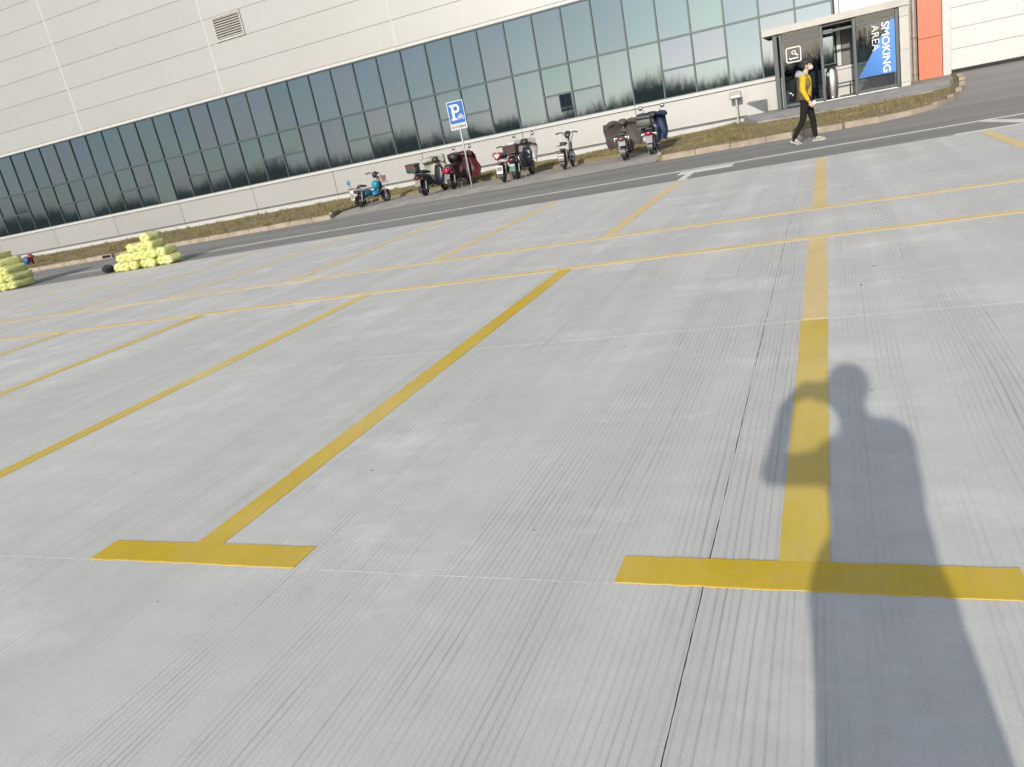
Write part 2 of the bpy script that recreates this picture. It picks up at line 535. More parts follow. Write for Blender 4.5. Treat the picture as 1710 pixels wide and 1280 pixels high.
for a, b in ((-4.63, -3.24), (-2.06, -0.75)): paint('chalk_line', a, b, 2.0805, 2.0848, M_CHALK, 0.0008, wob=0.0012, step=0.03)
for a, b in ((-3.6, -2.75), (-2.56, -0.24), (-0.07, 1.0)): paint('chalk_line', a, b, 4.985, 4.9885, M_CHALK, 0.0008, wob=0.002, step=0.03)

# road
road = flat_sheet('road', -90, 70, EDGE_Y+0.004, 21.75, -0.006, M_ASPH, 8, 1)
tag(road, kind='structure')
paint('road_edge_line', -80, 60, 17.28, 17.40, M_WHT, 0.003, -0.006, road, 0.004, 0.5)
paint('stall_mark', -2.95, -1.85, 16.55, 17.08, M_MARK, 0.003, -0.006, road, 0.01, 0.1)
paint('stall_mark', -2.76, -2.60, EDGE_Y+0.02, 16.54, M_MARK, 0.003, -0.006, road, 0.006, 0.1)
paint('road_edge_line', 1.95, 12, 15.42, 15.54, M_WHT, 0.003, -0.006, road, 0.004, 0.3)
mb = MB(); mb.add([(2.75, 17.20, -0.002), (2.55, 17.20, -0.002), (2.95, 15.60, -0.002), (3.35, 15.60, -0.002)], [(0, 1, 2, 3)])
mb.build('stall_mark', M_WHT, road)

# driveway rising to the loading door
def drive_z(x, y): return -0.008 + 0.60*smoothstep(21.4, 28.6, y)
mb = MB(); mb.grid(lambda u, v: (0.4+29.6*u, 21.7+7.6*v, drive_z(0, 21.7+7.6*v)), 20, 24)
tag(mb.build('driveway', M_ASPH), kind='structure')

# kerb path
def kerb_path():
    pts = [(-60+0.9*i, 21.60) for i in range(int(60.4/0.9)+1)]
    cv = [(0.35, 21.60), (1.15, 21.68), (1.90, 22.02), (2.50, 22.62), (2.95, 23.42), (3.25, 24.30), (3.45, 25.2), (3.57, 26.1), (3.63, 27.0), (3.65, 27.75)]
    return pts, cv
KP, KC = kerb_path()
BAY0, BAY1 = -15.15, -4.35
def kerb_stone(a, b, z0, parent, h=0.14, w=0.15):
    a = Vector(a); b = Vector(b)
    d = (b-a); L = d.length-0.012; ang = math.atan2(d.y, d.x)
    mid = (a+b)/2
    o = from_mesh('kerb_stone', KMESH[random.randrange(3)], parent, (mid.x, mid.y, z0), (random.uniform(-0.015, 0.015), random.uniform(-0.008, 0.008), ang+random.uniform(-0.008, 0.008)))
    o.scale = (L, w/0.15, h/0.14)
    return o
KMESH = []
for k in range(3):
    mb = MB()
    bm = bmesh.new(); bmesh.ops.create_cube(bm, size=1)
    for q in bm.verts: q.co = Vector((q.co.x, q.co.y*0.15+0.075, q.co.z*0.26+0.01))
    bmesh.ops.bevel(bm, geom=[e for e in bm.edges if all(v.co.z > 0 for v in e.verts)], offset=0.018, segments=2, affect='EDGES')
    rr = random.Random(k)
    for q in bm.verts: q.co += Vector((0, rr.uniform(-.004, .004), rr.uniform(-.004, .004)))
    bm.verts.index_update()
    mb.add([q.co[:] for q in bm.verts], [[q.index for q in f.verts] for f in bm.faces])
    bm.free()
    KMESH.append(mb.mesh('kerb_stone', M_KERB))
verge_pts_y = lambda x: 21.75
kerb = tag(empty('kerb', (0, 0, 0)), kind='structure')
for i in range(len(KP)-1):
    x0, x1 = KP[i][0], KP[i+1][0]
    if x1 > BAY0 and x0 < BAY1: 
        if x0 < BAY0 and BAY0-x0 > 0.3: x1 = BAY0
        elif x1 > BAY1 and x1-BAY1 > 0.3: x0 = BAY1
        else: continue
    if -26.15 < (x0+x1)/2 < -25.3: continue        # the gully inlet stands here
    kerb_stone((x0, 21.60, 0), (x1, 21.60, 0), 0.0, kerb)
for i in range(len(KC)-1):
    zz = drive_z(0, (KC[i][1]+KC[i+1][1])/2)
    kerb_stone(KC[i]+(0,), KC[i+1]+(0,), max(0, zz), kerb, 0.14-0.11*i/len(KC))
# cheeks of the parking bay cut into the verge
for (a, b) in (((BAY0-0.02, 21.76), (BAY0-0.25, 22.7)), ((BAY0-0.25, 22.7), (BAY0-0.30, 23.7)), ((BAY0-0.3, 23.7), (BAY0-0.3, 24.7)), ((BAY1-0.05, 23.9), (BAY1-0.02, 22.9)), ((BAY1-0.02, 22.9), (BAY1-0.02, 21.95))):
    kerb_stone(a+(0,), b+(0,), 0.06, kerb, 0.14, 0.10)

# parking bay paving: runs up from the road
BAYB = 25.0
def bay_z(y): return -0.004+0.13*smoothstep(21.5, 22.6, y)
mb = MB(); mb.grid(lambda u, v: (BAY0+(BAY1-BAY0)*u, 21.55+(BAYB+0.15-21.55)*v, bay_z(21.55+(BAYB+0.15-21.55)*v)+0.002), 1, 14)
bay = tag(mb.build('parking_bay', M_PAD), kind='structure')

# verge: falls from the wall to the kerb
WALL_Y = 28.28
def front_y(x):
    if x <= 0.35: return 21.74
    P = [(0.35, 21.74), (1.10, 21.83), (1.80, 22.14), (2.38, 22.72), (2.81, 23.49), (3.10, 24.35), (3.30, 25.2), (3.42, 26.1), (3.48, 27.0)]
    for a, b in zip(P, P[1:]):
        if a[0] <= x <= b[0]: return a[1]+(b[1]-a[1])*(x-a[0])/(b[0]-a[0])
    return 27.0
def verge_z(x, y):
    back = 0.29 + 0.05*smoothstep(-6, -1.5, x)
    yb = 28.3 - 3.4*smoothstep(-4.5, -2.2, x)
    y0 = front_y(x)
    z0 = 0.125 + max(0, drive_z(0, y0))*smoothstep(0.6, 2.0, x)*0.95
    t = max(0, min(1, (y-y0)/max(0.3, yb-y0)))
    return max(z0, z0+(back-z0)*(t**0.85)) + 0.012*math.sin(x*1.7+y*2.3)*t*(1-t)*4
def patch(mb, x0, x1, yf, yb, nx, ny):
    def fn(u, v):
        x = x0+(x1-x0)*u
        a = yf(x) if callable(yf) else yf
        y = a+(yb-a)*v
        return (x, y, verge_z(x, y))
    mb.grid(fn, nx, ny)
    # skirts so that no edge is paper thin
    ring = [fn(i/nx, 0) for i in range(nx+1)]
    for seq in (ring, [fn(0, j/ny) for j in range(ny+1)], [fn(1, j/ny) for j in range(ny+1)]):
        vs = seq + [(a, b, c-0.25) for a, b, c in seq]; k = len(seq)
        mb.add(vs, [(i, i+1, k+i+1, k+i) for i in range(k-1)])
mb = MB()
patch(mb, -60, BAY0-0.12, front_y, 28.4, 120, 14)
patch(mb, BAY0-0.12, BAY1+0.02, BAYB, 28.4, 40, 8)
patch(mb, BAY1+0.02, 3.47, front_y, 28.4, 40, 18)
tag(mb.build('verge', M_VERGE), kind='structure')

# dry grass on the verge
rnd = random.Random(5)
mb = MB()
VS = []; FS = []
def blade(x, y, z, h, w):
    a = rnd.uniform(0, 6.283); dx, dy = math.cos(a)*w, math.sin(a)*w
    lx, ly = rnd.gauss(0, h*0.55), rnd.gauss(0, h*0.55)
    b = len(VS)
    VS.extend([(x-dx, y-dy, z-0.01), (x+dx, y+dy, z-0.01), (x+lx, y+ly, z+h)])
    FS.append((b, b+1, b+2))
cnt = 0
while cnt < 52000:
    x = rnd.uniform(-45, 3.3) if rnd.random() < 0.6 else rnd.uniform(-16, 3.3)
    y = rnd.uniform(21.76, 28.2)
    if BAY0-0.15 < x < BAY1+0.05 and y < BAYB+0.02: continue
    if y < front_y(x)+0.02: continue
    if x > -2.6 and y > 24.7: continue
    clump = math.sin(x*2.1+math.sin(y*1.3)*2)*math.sin(y*2.7+x*0.6)
    if rnd.random() > 0.55+0.45*clump: continue
    blade(x, y, verge_z(x, y), rnd.uniform(0.02, 0.06)*(1.0+0.5*clump), rnd.uniform(0.006, 0.013)); cnt += 1
for i in range(420):
    x = rnd.uniform(-40, 3.0); y = rnd.uniform(21.9, 28.0)
    if BAY0-0.3 < x < BAY1+0.2 and y < BAYB+0.1: continue
    if y < front_y(x)+0.12 or (x > -2.6 and y > 24.6): continue
    for k in range(rnd.randrange(14, 34)):
        blade(x+rnd.gauss(0, 0.05), y+rnd.gauss(0, 0.05), verge_z(x, y), rnd.uniform(0.06, 0.17), rnd.uniform(0.006, 0.011))
mb.add(VS, FS)
tag(mb.build('grass', M_BLADE), 'short dry brown grass on the verge below the white wall', 'grass', kind='stuff')

# paved apron in front of the smoking shelter
mb = MB()
APF = [(-2.45, 26.6), (-1.95, 25.25), (-0.84, 24.95), (0.3, 24.75), (1.8, 24.65), (2.65, 24.95), (3.15, 25.8), (3.42, 26.9)]
def apf(u):
    t = u*(len(APF)-1); i = min(len(APF)-2, int(t)); f = t-i
    return (APF[i][0]+(APF[i+1][0]-APF[i][0])*f, APF[i][1]+(APF[i+1][1]-APF[i][1])*f)
def apr(u, v):
    x, y0 = apf(u)
    y = y0+(28.27-y0)*v
    return (x, y, 0.352+0.183*smoothstep(24.7, 26.6, y)+0.004)
mb.grid(apr, 35, 16)
fr = [apr(i/35, 0) for i in range(36)]
for seq in (fr, [apr(0, j/16) for j in range(17)], [apr(1, j/16) for j in range(17)]):
    k = len(seq); mb.add(seq+[(a, b, c-0.25) for a, b, c in seq], [(i, i+1, k+i+1, k+i) for i in range(k-1)])
tag(mb.build('apron', simple('apron_concrete', (0.25, 0.235, 0.225), 0.9, 0, 0.18, 2.0, 0.3, 70, obj=False)), kind='structure')

# specks of grit on the concrete
rnd = random.Random(3)
mb = MB()
for i in range(34):
    t = rnd.random()**1.6
    y = 1.2+t*12; x = rnd.uniform(-1.2*y-0.5, 0.5+0.1*y)
    r = rnd.uniform(0.0012, 0.0035)*(1+0.12*y)
    mb.ball((x, y, r*0.5), (r*rnd.uniform(0.7, 1.6), r*rnd.uniform(0.7, 1.6), r*0.7), rnd.randrange(2), 6, 4)
tag(mb.build('grit', [simple('dark_grit', (0.06, 0.055, 0.05), 0.9), simple('pale_grit', (0.36, 0.355, 0.345), 0.9)]), 'small specks of grit scattered over the concrete', 'grit', kind='stuff')

# reeds and brush behind the photographer, seen only mirrored in the windows
rnd = random.Random(8)
VS = []; FS = []
def reed(x, y, h):
    a = rnd.uniform(0, 6.283); w = rnd.uniform(0.015, 0.05)
    dx, dy = math.cos(a)*w, math.sin(a)*w
    lx, ly = rnd.gauss(0, h*0.13), rnd.gauss(0, h*0.13)
    b = len(VS)
    VS.extend([(x-dx, y-dy, -0.3), (x+dx, y+dy, -0.3), (x+dx+lx*0.35, y+dy+ly*0.35, h*0.6), (x-dx+lx*0.35, y-dy+ly*0.35, h*0.6), (x+lx, y+ly, h)])
    FS.extend([(b, b+1, b+2, b+3), (b+3, b+2, b+4)])
def top_h(x): return 3.35+0.6*math.sin(x*0.21)+0.55*math.sin(x*0.083+1.3)+0.35*math.sin(x*0.61+0.4)
for i in range(34000):
    x = rnd.uniform(-185, 60); y = -44-abs(rnd.gauss(0, 4))
    hh = top_h(x)
    reed(x, y, max(0.8, hh*rnd.choice((0.6, 0.75, 0.85, 0.95, 1.0, 1.1, 1.28))*rnd.uniform(0.85, 1.1)))
mb = MB(); mb.add(VS, FS)
tag(mb.build('reeds', M_REED), 'dark reeds mirrored along the foot of the window band', 'reeds', kind='stuff')
mb = MB()
def bankz(u, v):
    x = -190+255*u; y = -46-14*v
    return (x, y, -0.3+(top_h(x)*0.74+0.25*math.sin(x*1.9))*math.sin(math.pi*min(1, v*1.5+0.02)))
mb.grid(bankz, 260, 8)
tag(mb.build('brush_bank', M_REED), kind='structure')
# ================================================================== factory building
fac = empty('factory_building', (-12, WALL_Y, 0.3))
tag(fac, 'long white panelled factory building with a tinted window band', 'building')
FI = Matrix.Translation(-Vector(fac.location))
def fpart(mb, name, mat, parent=fac):
    off = Vector((0, 0, 0)); p = parent
    while p is not None: off += Vector(p.location); p = p.parent
    mb.v = [(a-off.x, b-off.y, c-off.z) for a, b, c in mb.v]
    return mb.build(name, mat, parent)

PITCH = 1.0835
MX0 = -13.78
def mx(i): return MX0+PITCH*i
I0, I1 = -31, 13
BX0 = mx(I0)-0.06; BX1 = mx(I1)+0.06
Z_BASE, Z_SILL, Z_SUB, Z_MID, Z_HEAD = 0.48, 1.57, 2.47, 3.436, 5.286
JX = [-23.53+8.64*k for k in range(-3, 4)]          # vertical panel joints
M_CORE = simple('building_core', (0.16, 0.16, 0.155), 0.9)
mb = MB()
mb.box((JX[0]-0.05, WALL_Y+0.20, 0.0), (16, 52, 13.2))
fpart(mb, 'core', M_CORE)
mb = MB(); mb.box((JX[0]-0.15, WALL_Y-0.06, 13.2), (16.2, 52.2, 13.45), 0, 0.02)
fpart(mb, 'roof', M_TRIM)
# upper wall panels
ZJ = [5.42, 6.34, 7.33, 8.31, 9.30, 10.29, 11.28, 12.27, 13.2]
right_end = 2.395
for k in range(len(JX)):
    x0 = JX[k]; x1 = JX[k+1] if k+1 < len(JX) else 16.0
    for z0, z1 in zip(ZJ, ZJ[1:]):
        mb = MB(); mb.box((x0+0.012, WALL_Y, z0+0.0035), (x1-0.012, WALL_Y+0.12, z1-0.0035), 0, 0.006)
        fpart(mb, 'wall_panel', M_WALL)
    mb = MB(); mb.box((x0-0.035, WALL_Y-0.008, 5.425), (x0+0.035, WALL_Y+0.05, 13.19), 0, 0.006)
    fpart(mb, 'joint_strip', M_TRIM)
# head flashing
for k in range(len(JX)-1):
    mb = MB(); mb.box((JX[k]+0.003, WALL_Y-0.02, Z_HEAD+0.012), (min(JX[k+1], BX1+0.18)-0.003, WALL_Y+0.12, 5.412), 0, 0.006)
    if JX[k] < BX1: fpart(mb, 'head_flashing', M_TRIM)
# plinth
PX = [-40.75+4.32*k-8.64 for k in range(0, 11)]
PX = [x for x in PX if x < -1.6]+[-1.47]
for x0, x1 in zip(PX, PX[1:]):
    mb = MB(); mb.box((x0+0.008, WALL_Y-0.015, 0.525), (x1-0.008, WALL_Y+0.12, 1.432), 0, 0.008)
    fpart(mb, 'plinth_panel', M_PLIN)
    mb = MB(); mb.box((x0+0.003, WALL_Y-0.075, 1.448), (x1-0.003, WALL_Y+0.16, Z_SILL-0.004), 0, 0.008)
    fpart(mb, 'sill', M_TRIM)
    mb = MB(); mb.box((x0+0.003, WALL_Y-0.05, 0.05), (x1-0.003, WALL_Y+0.10, 0.455), 0, 0.01)
    fpart(mb, 'base_strip', M_TRIM)
mb = MB(); mb.box((PX[0], WALL_Y+0.03, 0.40), (-1.47, WALL_Y+0.17, Z_SILL-0.1)); fpart(mb, 'plinth_core', M_SEAM)
# the plinth goes on behind the shelter
mb = MB(); mb.box((-1.46, WALL_Y-0.015, 0.535), (2.38, WALL_Y+0.12, 1.36), 0, 0.008); fpart(mb, 'plinth_panel', M_PLIN)
mb = MB(); mb.box((-1.46, WALL_Y-0.05, 1.365), (2.38, WALL_Y+0.14, 1.46), 0, 0.006); fpart(mb, 'sill', M_TRIM)

# window band: frame, mullions, transoms, one pane for each opening
band = MB(); band.box((BX0, WALL_Y+0.10, Z_SILL-0.004), (BX1, WALL_Y+0.18, Z_HEAD+0.01))
band = fpart(band, 'window_band', simple('dark_room', (0.015, 0.018, 0.02), 0.9))
def unit(name, x0, x1, y0, y1, z0, z1, mat, c=0.0):
    mb = MB(); mb.box((x0, y0, z0), (x1, y1, z1), 0, c)
    return fpart(mb, name, mat, band)
for i in range(I0, I1+1): unit('mullion', mx(i)-0.027, mx(i)+0.027, WALL_Y+0.0, WALL_Y+0.10, Z_SILL+0.002, Z_HEAD+0.008, M_FRAME, 0.004)
unit('frame_head', BX0, BX1, WALL_Y-0.004, WALL_Y+0.098, Z_HEAD-0.035, Z_HEAD+0.009, M_FRAME, 0.004)
unit('frame_foot', BX0, BX1, WALL_Y-0.004, WALL_Y+0.098, Z_SILL-0.002, Z_SILL+0.03, M_FRAME, 0.004)
rnd = random.Random(21)
PANES = {}
def pane(x0, x1, z0, z1):
    cx, cz = (x0+x1)/2, (z0+z1)/2
    w, h = x1-x0, z1-z0
    key = (round(w, 3), round(h, 3))
    if key not in PANES:
        mb = MB(); mb.box((-w/2, -0.005, -h/2), (w/2, 0.005, h/2)); PANES[key] = mb.mesh('pane', M_GLASS)
    off = Vector(fac.location)
    o = from_mesh('pane', PANES[key], band, (cx-off.x, WALL_Y+0.055-off.y, cz-off.z),
                  (R_(rnd.gauss(0, 0.22)), 0, R_(rnd.gauss(0, 0.28))))
    return o
for i in range(I0, I1):
    a, b = mx(i)+0.029, mx(i+1)-0.029
    unit('transom', a, b, WALL_Y+0.006, WALL_Y+0.096, Z_MID-0.034, Z_MID+0.034, M_FRAME)
    pane(a, b, Z_MID+0.036, Z_HEAD-0.036)
    if i % 4 in (0, 1):
        unit('sash_rail', a, b, WALL_Y+0.004, WALL_Y+0.094, Z_SUB-0.032, Z_SUB+0.032, M_FRAME)
        pane(a, b, Z_SUB+0.034, Z_MID-0.036)
        pane(a, b, Z_SILL+0.032, Z_SUB-0.034)
    else:
        pane(a, b, Z_SILL+0.032, Z_MID-0.036)
# white corner trim at the right end of the band and the panels beyond
mb = MB(); mb.box((BX1+0.004, WALL_Y-0.018, 1.48), (BX1+0.13, WALL_Y+0.14, 5.40), 0, 0.008); fpart(mb, 'corner_trim', M_TRIM)
for z0, z1 in ((2.66, 3.44), (3.44, 4.43), (4.43, 5.41)):
    mb = MB(); mb.box((BX1+0.14, WALL_Y+0.002, z0+0.006), (right_end-0.012, WALL_Y+0.12, z1-0.006), 0, 0.008); fpart(mb, 'wall_panel', M_WALL)
M_CLAD = simple('grey_cladding', (0.085, 0.09, 0.09), 0.55, 0.1)
for k in range(7):
    a = BX1+0.14+0.247*k
    mb = MB(); mb.box((a+0.003, WALL_Y+0.004, 1.47), (a+0.244, WALL_Y+0.12, 2.655), 0, 0.006); fpart(mb, 'cladding_panel', M_CLAD)
# recess with downpipe, orange panel, white jamb, loading door
M_ORNG = panel_material('orange_panel_paint', (0.43, 0.103, 0.045), 0.5, 0.0)
M_BRWN = simple('brown_grey_sheet', (0.20, 0.165, 0.14), 0.5, 0.1, 0.12)
mb = MB(); mb.box((right_end+0.004, WALL_Y+0.06, 0.5), (2.61, WALL_Y+0.18, 5.41)); fpart(mb, 'recess_panel', M_BRWN)
mb = MB()
mb.tube([(2.53, WALL_Y+0.0, 0.55), (2.53, WALL_Y+0.0, 5.35)], 0.055, 14)
for z in (0.8, 1.86, 3.1, 4.4): mb.lathe([(0.055, -0.03), (0.066, -0.03), (0.066, 0.03), (0.055, 0.03)], (2.53, WALL_Y, z), 'Z', 14)
fpart(mb, 'downpipe', simple('downpipe_paint', (0.27, 0.225, 0.20), 0.4, 0.1))
ozs = [0.545, 1.75, 3.2, 4.7, 5.41]
for z0, z1 in zip(ozs, ozs[1:]):
    mb = MB(); mb.box((2.63, WALL_Y-0.10, z0+0.003), (3.27, WALL_Y+0.14, z1-0.003), 0, 0.008); fpart(mb, 'orange_panel', M_ORNG)
mb = MB(); mb.box((3.278, WALL_Y-0.13, 0.5), (3.50, WALL_Y+0.14, 5.41), 0, 0.01); fpart(mb, 'door_jamb', M_TRIM)
mb = MB(); mb.box((9.6, WALL_Y-0.13, 0.4), (9.9, WALL_Y+0.14, 5.41), 0, 0.01); fpart(mb, 'door_jamb', M_TRIM)
door = MB(); door.box((3.50, WALL_Y+0.13, 0.6), (9.6, WALL_Y+0.19, 5.41)); door = fpart(door, 'loading_door', M_SEAM)
M_DOOR = panel_material('door_section_paint', (0.40, 0.392, 0.375), 0.5, 0.1)
for k in range(8):
    z0 = 0.70+0.58*k
    mb = MB(); mb.box((3.51, WALL_Y+0.05, z0+0.003), (9.59, WALL_Y+0.125, min(5.4, z0+0.577)), 0, 0.007); fpart(mb, 'door_section', M_DOOR, door)
mb = MB(); mb.box((3.51, WALL_Y+0.06, 0.635), (9.59, WALL_Y+0.11, 0.697), 0, 0.01); fpart(mb, 'rubber_seal', M_RUBBER, door)
for z0, z1 in ((0.3, 2.3), (2.3, 4.3), (4.3, 5.41)):
    mb = MB(); mb.box((9.91, WALL_Y, z0+.006), (16, WALL_Y+.12, z1-.006), 0, 0.008); fpart(mb, 'wall_panel', M_WALL)
# louvred vent
vent = MB()
x0, x1, z0, z1 = -23.05, -21.56, 7.345, 8.29
vent.box((x0, WALL_Y-0.055, z0), (x1, WALL_Y-0.004, z0+0.075)); vent.box((x0, WALL_Y-0.055, z1-0.06), (x1, WALL_Y-0.004, z1))
vent.box((x0, WALL_Y-0.055, z0+0.076), (x0+0.085, WALL_Y-0.004, z1-0.061)); vent.box((x1-0.06, WALL_Y-0.055, z0+0.076), (x1, WALL_Y-0.004, z1-0.061))
M_VENT = simple('vent_metal', (0.33, 0.32, 0.29), 0.5, 0.2)
vent = fpart(vent, 'louvre_vent', M_VENT)
mb = MB(); mb.box((x0+0.08, WALL_Y-0.012, z0+0.07), (x1-0.06, WALL_Y-0.003, z1-0.06)); fpart(mb, 'vent_back', M_BLACK, vent)
for k in range(9):
    zc = z0+0.12+0.092*k
    mb = MB(); mb.rbox(((x0+x1)/2+0.012, WALL_Y-0.036, zc), (x1-x0-0.15, 0.012, 0.072), Matrix.Rotation(R_(-38), 3, 'X')); fpart(mb, 'slat', M_VENT, vent)
# ================================================================== smoking shelter
DG = bpy.context.evaluated_depsgraph_get
def text_mesh(name, body, mat, thick=0.0, bold=0.0):
    """flat lettering as a mesh, lower left corner at the origin, returns mesh and its size"""
    cu = bpy.data.curves.new(name, 'FONT'); cu.body = body; cu.size = 1.0; cu.offset = bold; cu.extrude = thick; cu.resolution_u = 3
    o = bpy.data.objects.new(name, cu); COL.objects.link(o)
    bpy.context.view_layer.update()
    me = bpy.data.meshes.new_from_object(o.evaluated_get(DG()))
    bpy.data.objects.remove(o); bpy.data.curves.remove(cu)
    xs = [v.co.x for v in me.vertices]; ys = [v.co.y for v in me.vertices]
    x0, y0 = min(xs), min(ys)
    for v in me.vertices: v.co.x -= x0; v.co.y -= y0
    me.materials.clear(); me.materials.append(mat)
    return me, max(xs)-x0, max(ys)-y0

BF = 26.80
shel = empty('smoking_shelter', (0.3, BF, 0.54))
tag(shel, 'glazed smoking shelter with white roof beam and blue lettered panel', 'shelter')
def sp(mb, name, mat, parent=shel): return fpart(mb, name, mat, parent)
M_SFR = simple('shelter_frame', (0.036, 0.043, 0.046), 0.45, 0.2, 0.08)
M_SGL = clear_glass_material('shelter_glass', (0.62, 0.66, 0.68))
M_SGD = clear_glass_material('shelter_glass_dark', (0.42, 0.46, 0.49))
M_BEAM = simple('shelter_beam_stone', (0.36, 0.342, 0.31), 0.7, 0, 0.10, 2.0, 0.1, 60)
mb = MB(); mb.box((-1.72, BF-0.12, 2.725), (2.30, WALL_Y-0.03, 2.925), 0, 0.012); sp(mb, 'roof_beam', M_BEAM)
for z0, z1 in ((0.54, 0.66), (0.665, 1.55), (1.555, 2.45), (2.455, 2.72)):
    mb = MB(); mb.box((2.03, BF-0.08, z0), (2.28, BF+0.22, z1), 0, 0.006); sp(mb, 'white_post', M_BEAM)
for x in (-1.43, -1.20, -0.06, 0.84, 1.97):
    mb = MB(); mb.box((x-0.045 if x > -1.4 else x, BF-0.03, 0.545), (x+0.045 if x > -1.4 else x+0.13, BF+0.05, 2.72), 0, 0.006); sp(mb, 'post', M_SFR)
for x in (-1.38, -0.06, 1.92):
    mb = MB(); mb.box((x-0.04, WALL_Y-0.16, 0.545), (x+0.04, WALL_Y-0.08, 2.72), 0, 0.006); sp(mb, 'rear_post', M_SFR)
for a, b in ((-1.15, -0.11), (-0.01, 0.79), (0.89, 1.92)):
    mb = MB(); mb.box((a, BF-0.02, 2.46), (b, BF+0.045, 2.53), 0, 0.005); sp(mb, 'top_rail', M_SFR)
for a, b in ((-1.15, -0.11), (0.89, 1.92)):
    mb = MB(); mb.box((a, BF-0.02, 0.575), (b, BF+0.045, 0.665), 0, 0.005); sp(mb, 'bottom_rail', M_SFR)
mb = MB(); mb.box((-0.60, BF-0.03, 0.54), (2.0, BF+0.06, 0.572), 0, 0.004); sp(mb, 'threshold', M_STEEL)
# glazing of the two side bays
mb = MB(); mb.box((0.885, BF+0.008, 0.666), (1.92, BF+0.016, 2.459)); gl = sp(mb, 'glass_pane', M_SGL)
mb = MB(); mb.box((-1.155, BF+0.008, 0.666), (-0.105, BF+0.016, 2.459)); gl2 = sp(mb, 'glass_pane', M_SGD)
for a, b in ((-1.15, -0.11), (0.89, 1.92)):
    mb = MB(); mb.box((a, BF+0.008, 2.531), (b, BF+0.016, 2.718)); sp(mb, 'glass_pane', M_SGD)
# left end and return wall: slats stand in for dark reflections there
for k in range(5):
    y = BF+0.16+0.24*k
    mb = MB(); mb.box((-1.42, y, 0.56), (-1.36, y+0.10, 2.72), 0, 0.004); sp(mb, 'slat', M_SFR)
for k in range(4):
    x = -0.95+0.22*k
    mb = MB(); mb.box((x, BF+0.30, 0.56), (x+0.085, BF+0.36, 2.70), 0, 0.004); sp(mb, 'slat', M_SFR)
mb = MB(); mb.box((-1.17, BF+0.38, 0.56), (-0.12, BF+0.41, 0.98), 0, 0.004); sp(mb, 'lower_panel', simple('shelter_dark_panel', (0.05, 0.06, 0.065), 0.4))
# leaning rail at the back
mb = MB()
mb.tube([(-0.9, WALL_Y-0.30, 0.96), (1.88, WALL_Y-0.30, 0.96)], 0.022, 10)
for x in (-0.8, 0.7, 1.8): mb.tube([(x, WALL_Y-0.30, 0.54), (x, WALL_Y-0.30, 0.96)], 0.018, 8)
sp(mb, 'leaning_rail', M_SFR)
mb = MB(); mb.box((-1.3, BF+0.02, 2.66), (2.0, WALL_Y-0.06, 2.715)); sp(mb, 'ceiling', simple('shelter_ceiling', (0.12, 0.115, 0.115), 0.7))

# blue film and lettering on the right pane
def film_material():
    m = NT('blue_film')
    p = m.pos(obj=True)
    sx = m.n('ShaderNodeSeparateXYZ'); m.l(p, sx.inputs[0])
    t = m.math('ADD', sx.outputs[0], m.math('MULTIPLY', sx.outputs[2], 0.45))
    m.b.inputs['Base Color'].default_value = (0.012, 0.135, 0.43, 1)
    m.set(Roughness=0.35)
    mr = m.n('ShaderNodeMapRange'); mr.inputs['From Min'].default_value = 0.75; mr.inputs['From Max'].default_value = 1.75; mr.inputs['To Min'].default_value = 0.45; mr.inputs['To Max'].default_value = 1.0
    m.l(t, mr.inputs['Value']); m.l(mr.outputs[0], m.b.inputs['Alpha'])
    return m.mat
M_BLUE = film_material()
M_WFILM = simple('white_film', (0.58, 0.585, 0.59), 0.5, 0, 0.03)
yf = BF-0.004
mb = MB()
poly = [(0.90, 1.005), (1.915, 1.005), (1.915, 2.452), (1.80, 2.452)]
vs = [(x, yf, z) for x, z in poly] + [(x, yf+0.003, z) for x, z in poly]
mb.add(vs, [(0, 1, 2, 3), (7, 6, 5, 4), (0, 4, 5, 1), (1, 5, 6, 2), (2, 6, 7, 3), (3, 7, 4, 0)])
sp(mb, 'blue_film', M_BLUE, gl)
def lettering(body, x_left, x_right, z_top, z_bot, bold, name):
    """reads downwards, the letters' heads to the right"""
    me, w, h = text_mesh(name, body, M_WFILM, 0.0, bold)
    me.transform(Matrix.Scale((z_top-z_bot)/w, 4, (1, 0, 0)) @ Matrix.Scale((x_right-x_left)/h, 4, (0, 1, 0)))
    # text x -> down, text y -> right, normal towards the viewer (-Y)
    rot = Matrix(((0, 1, 0, 0), (0, 0, -1, 0), (-1, 0, 0, 0), (0, 0, 0, 1)))
    me.transform(rot)
    off = Vector(gl.location)+Vector(shel.location)
    o = bpy.data.objects.new(name, me); o.location = Vector((x_left, yf-0.003, z_top))-off
    link(o, gl)
lettering('SMOKING', 1.57, 1.775, 2.42, 1.04, 0.016, 'lettering')
lettering('AREA', 1.31, 1.50, 2.39, 1.69, -0.010, 'lettering')
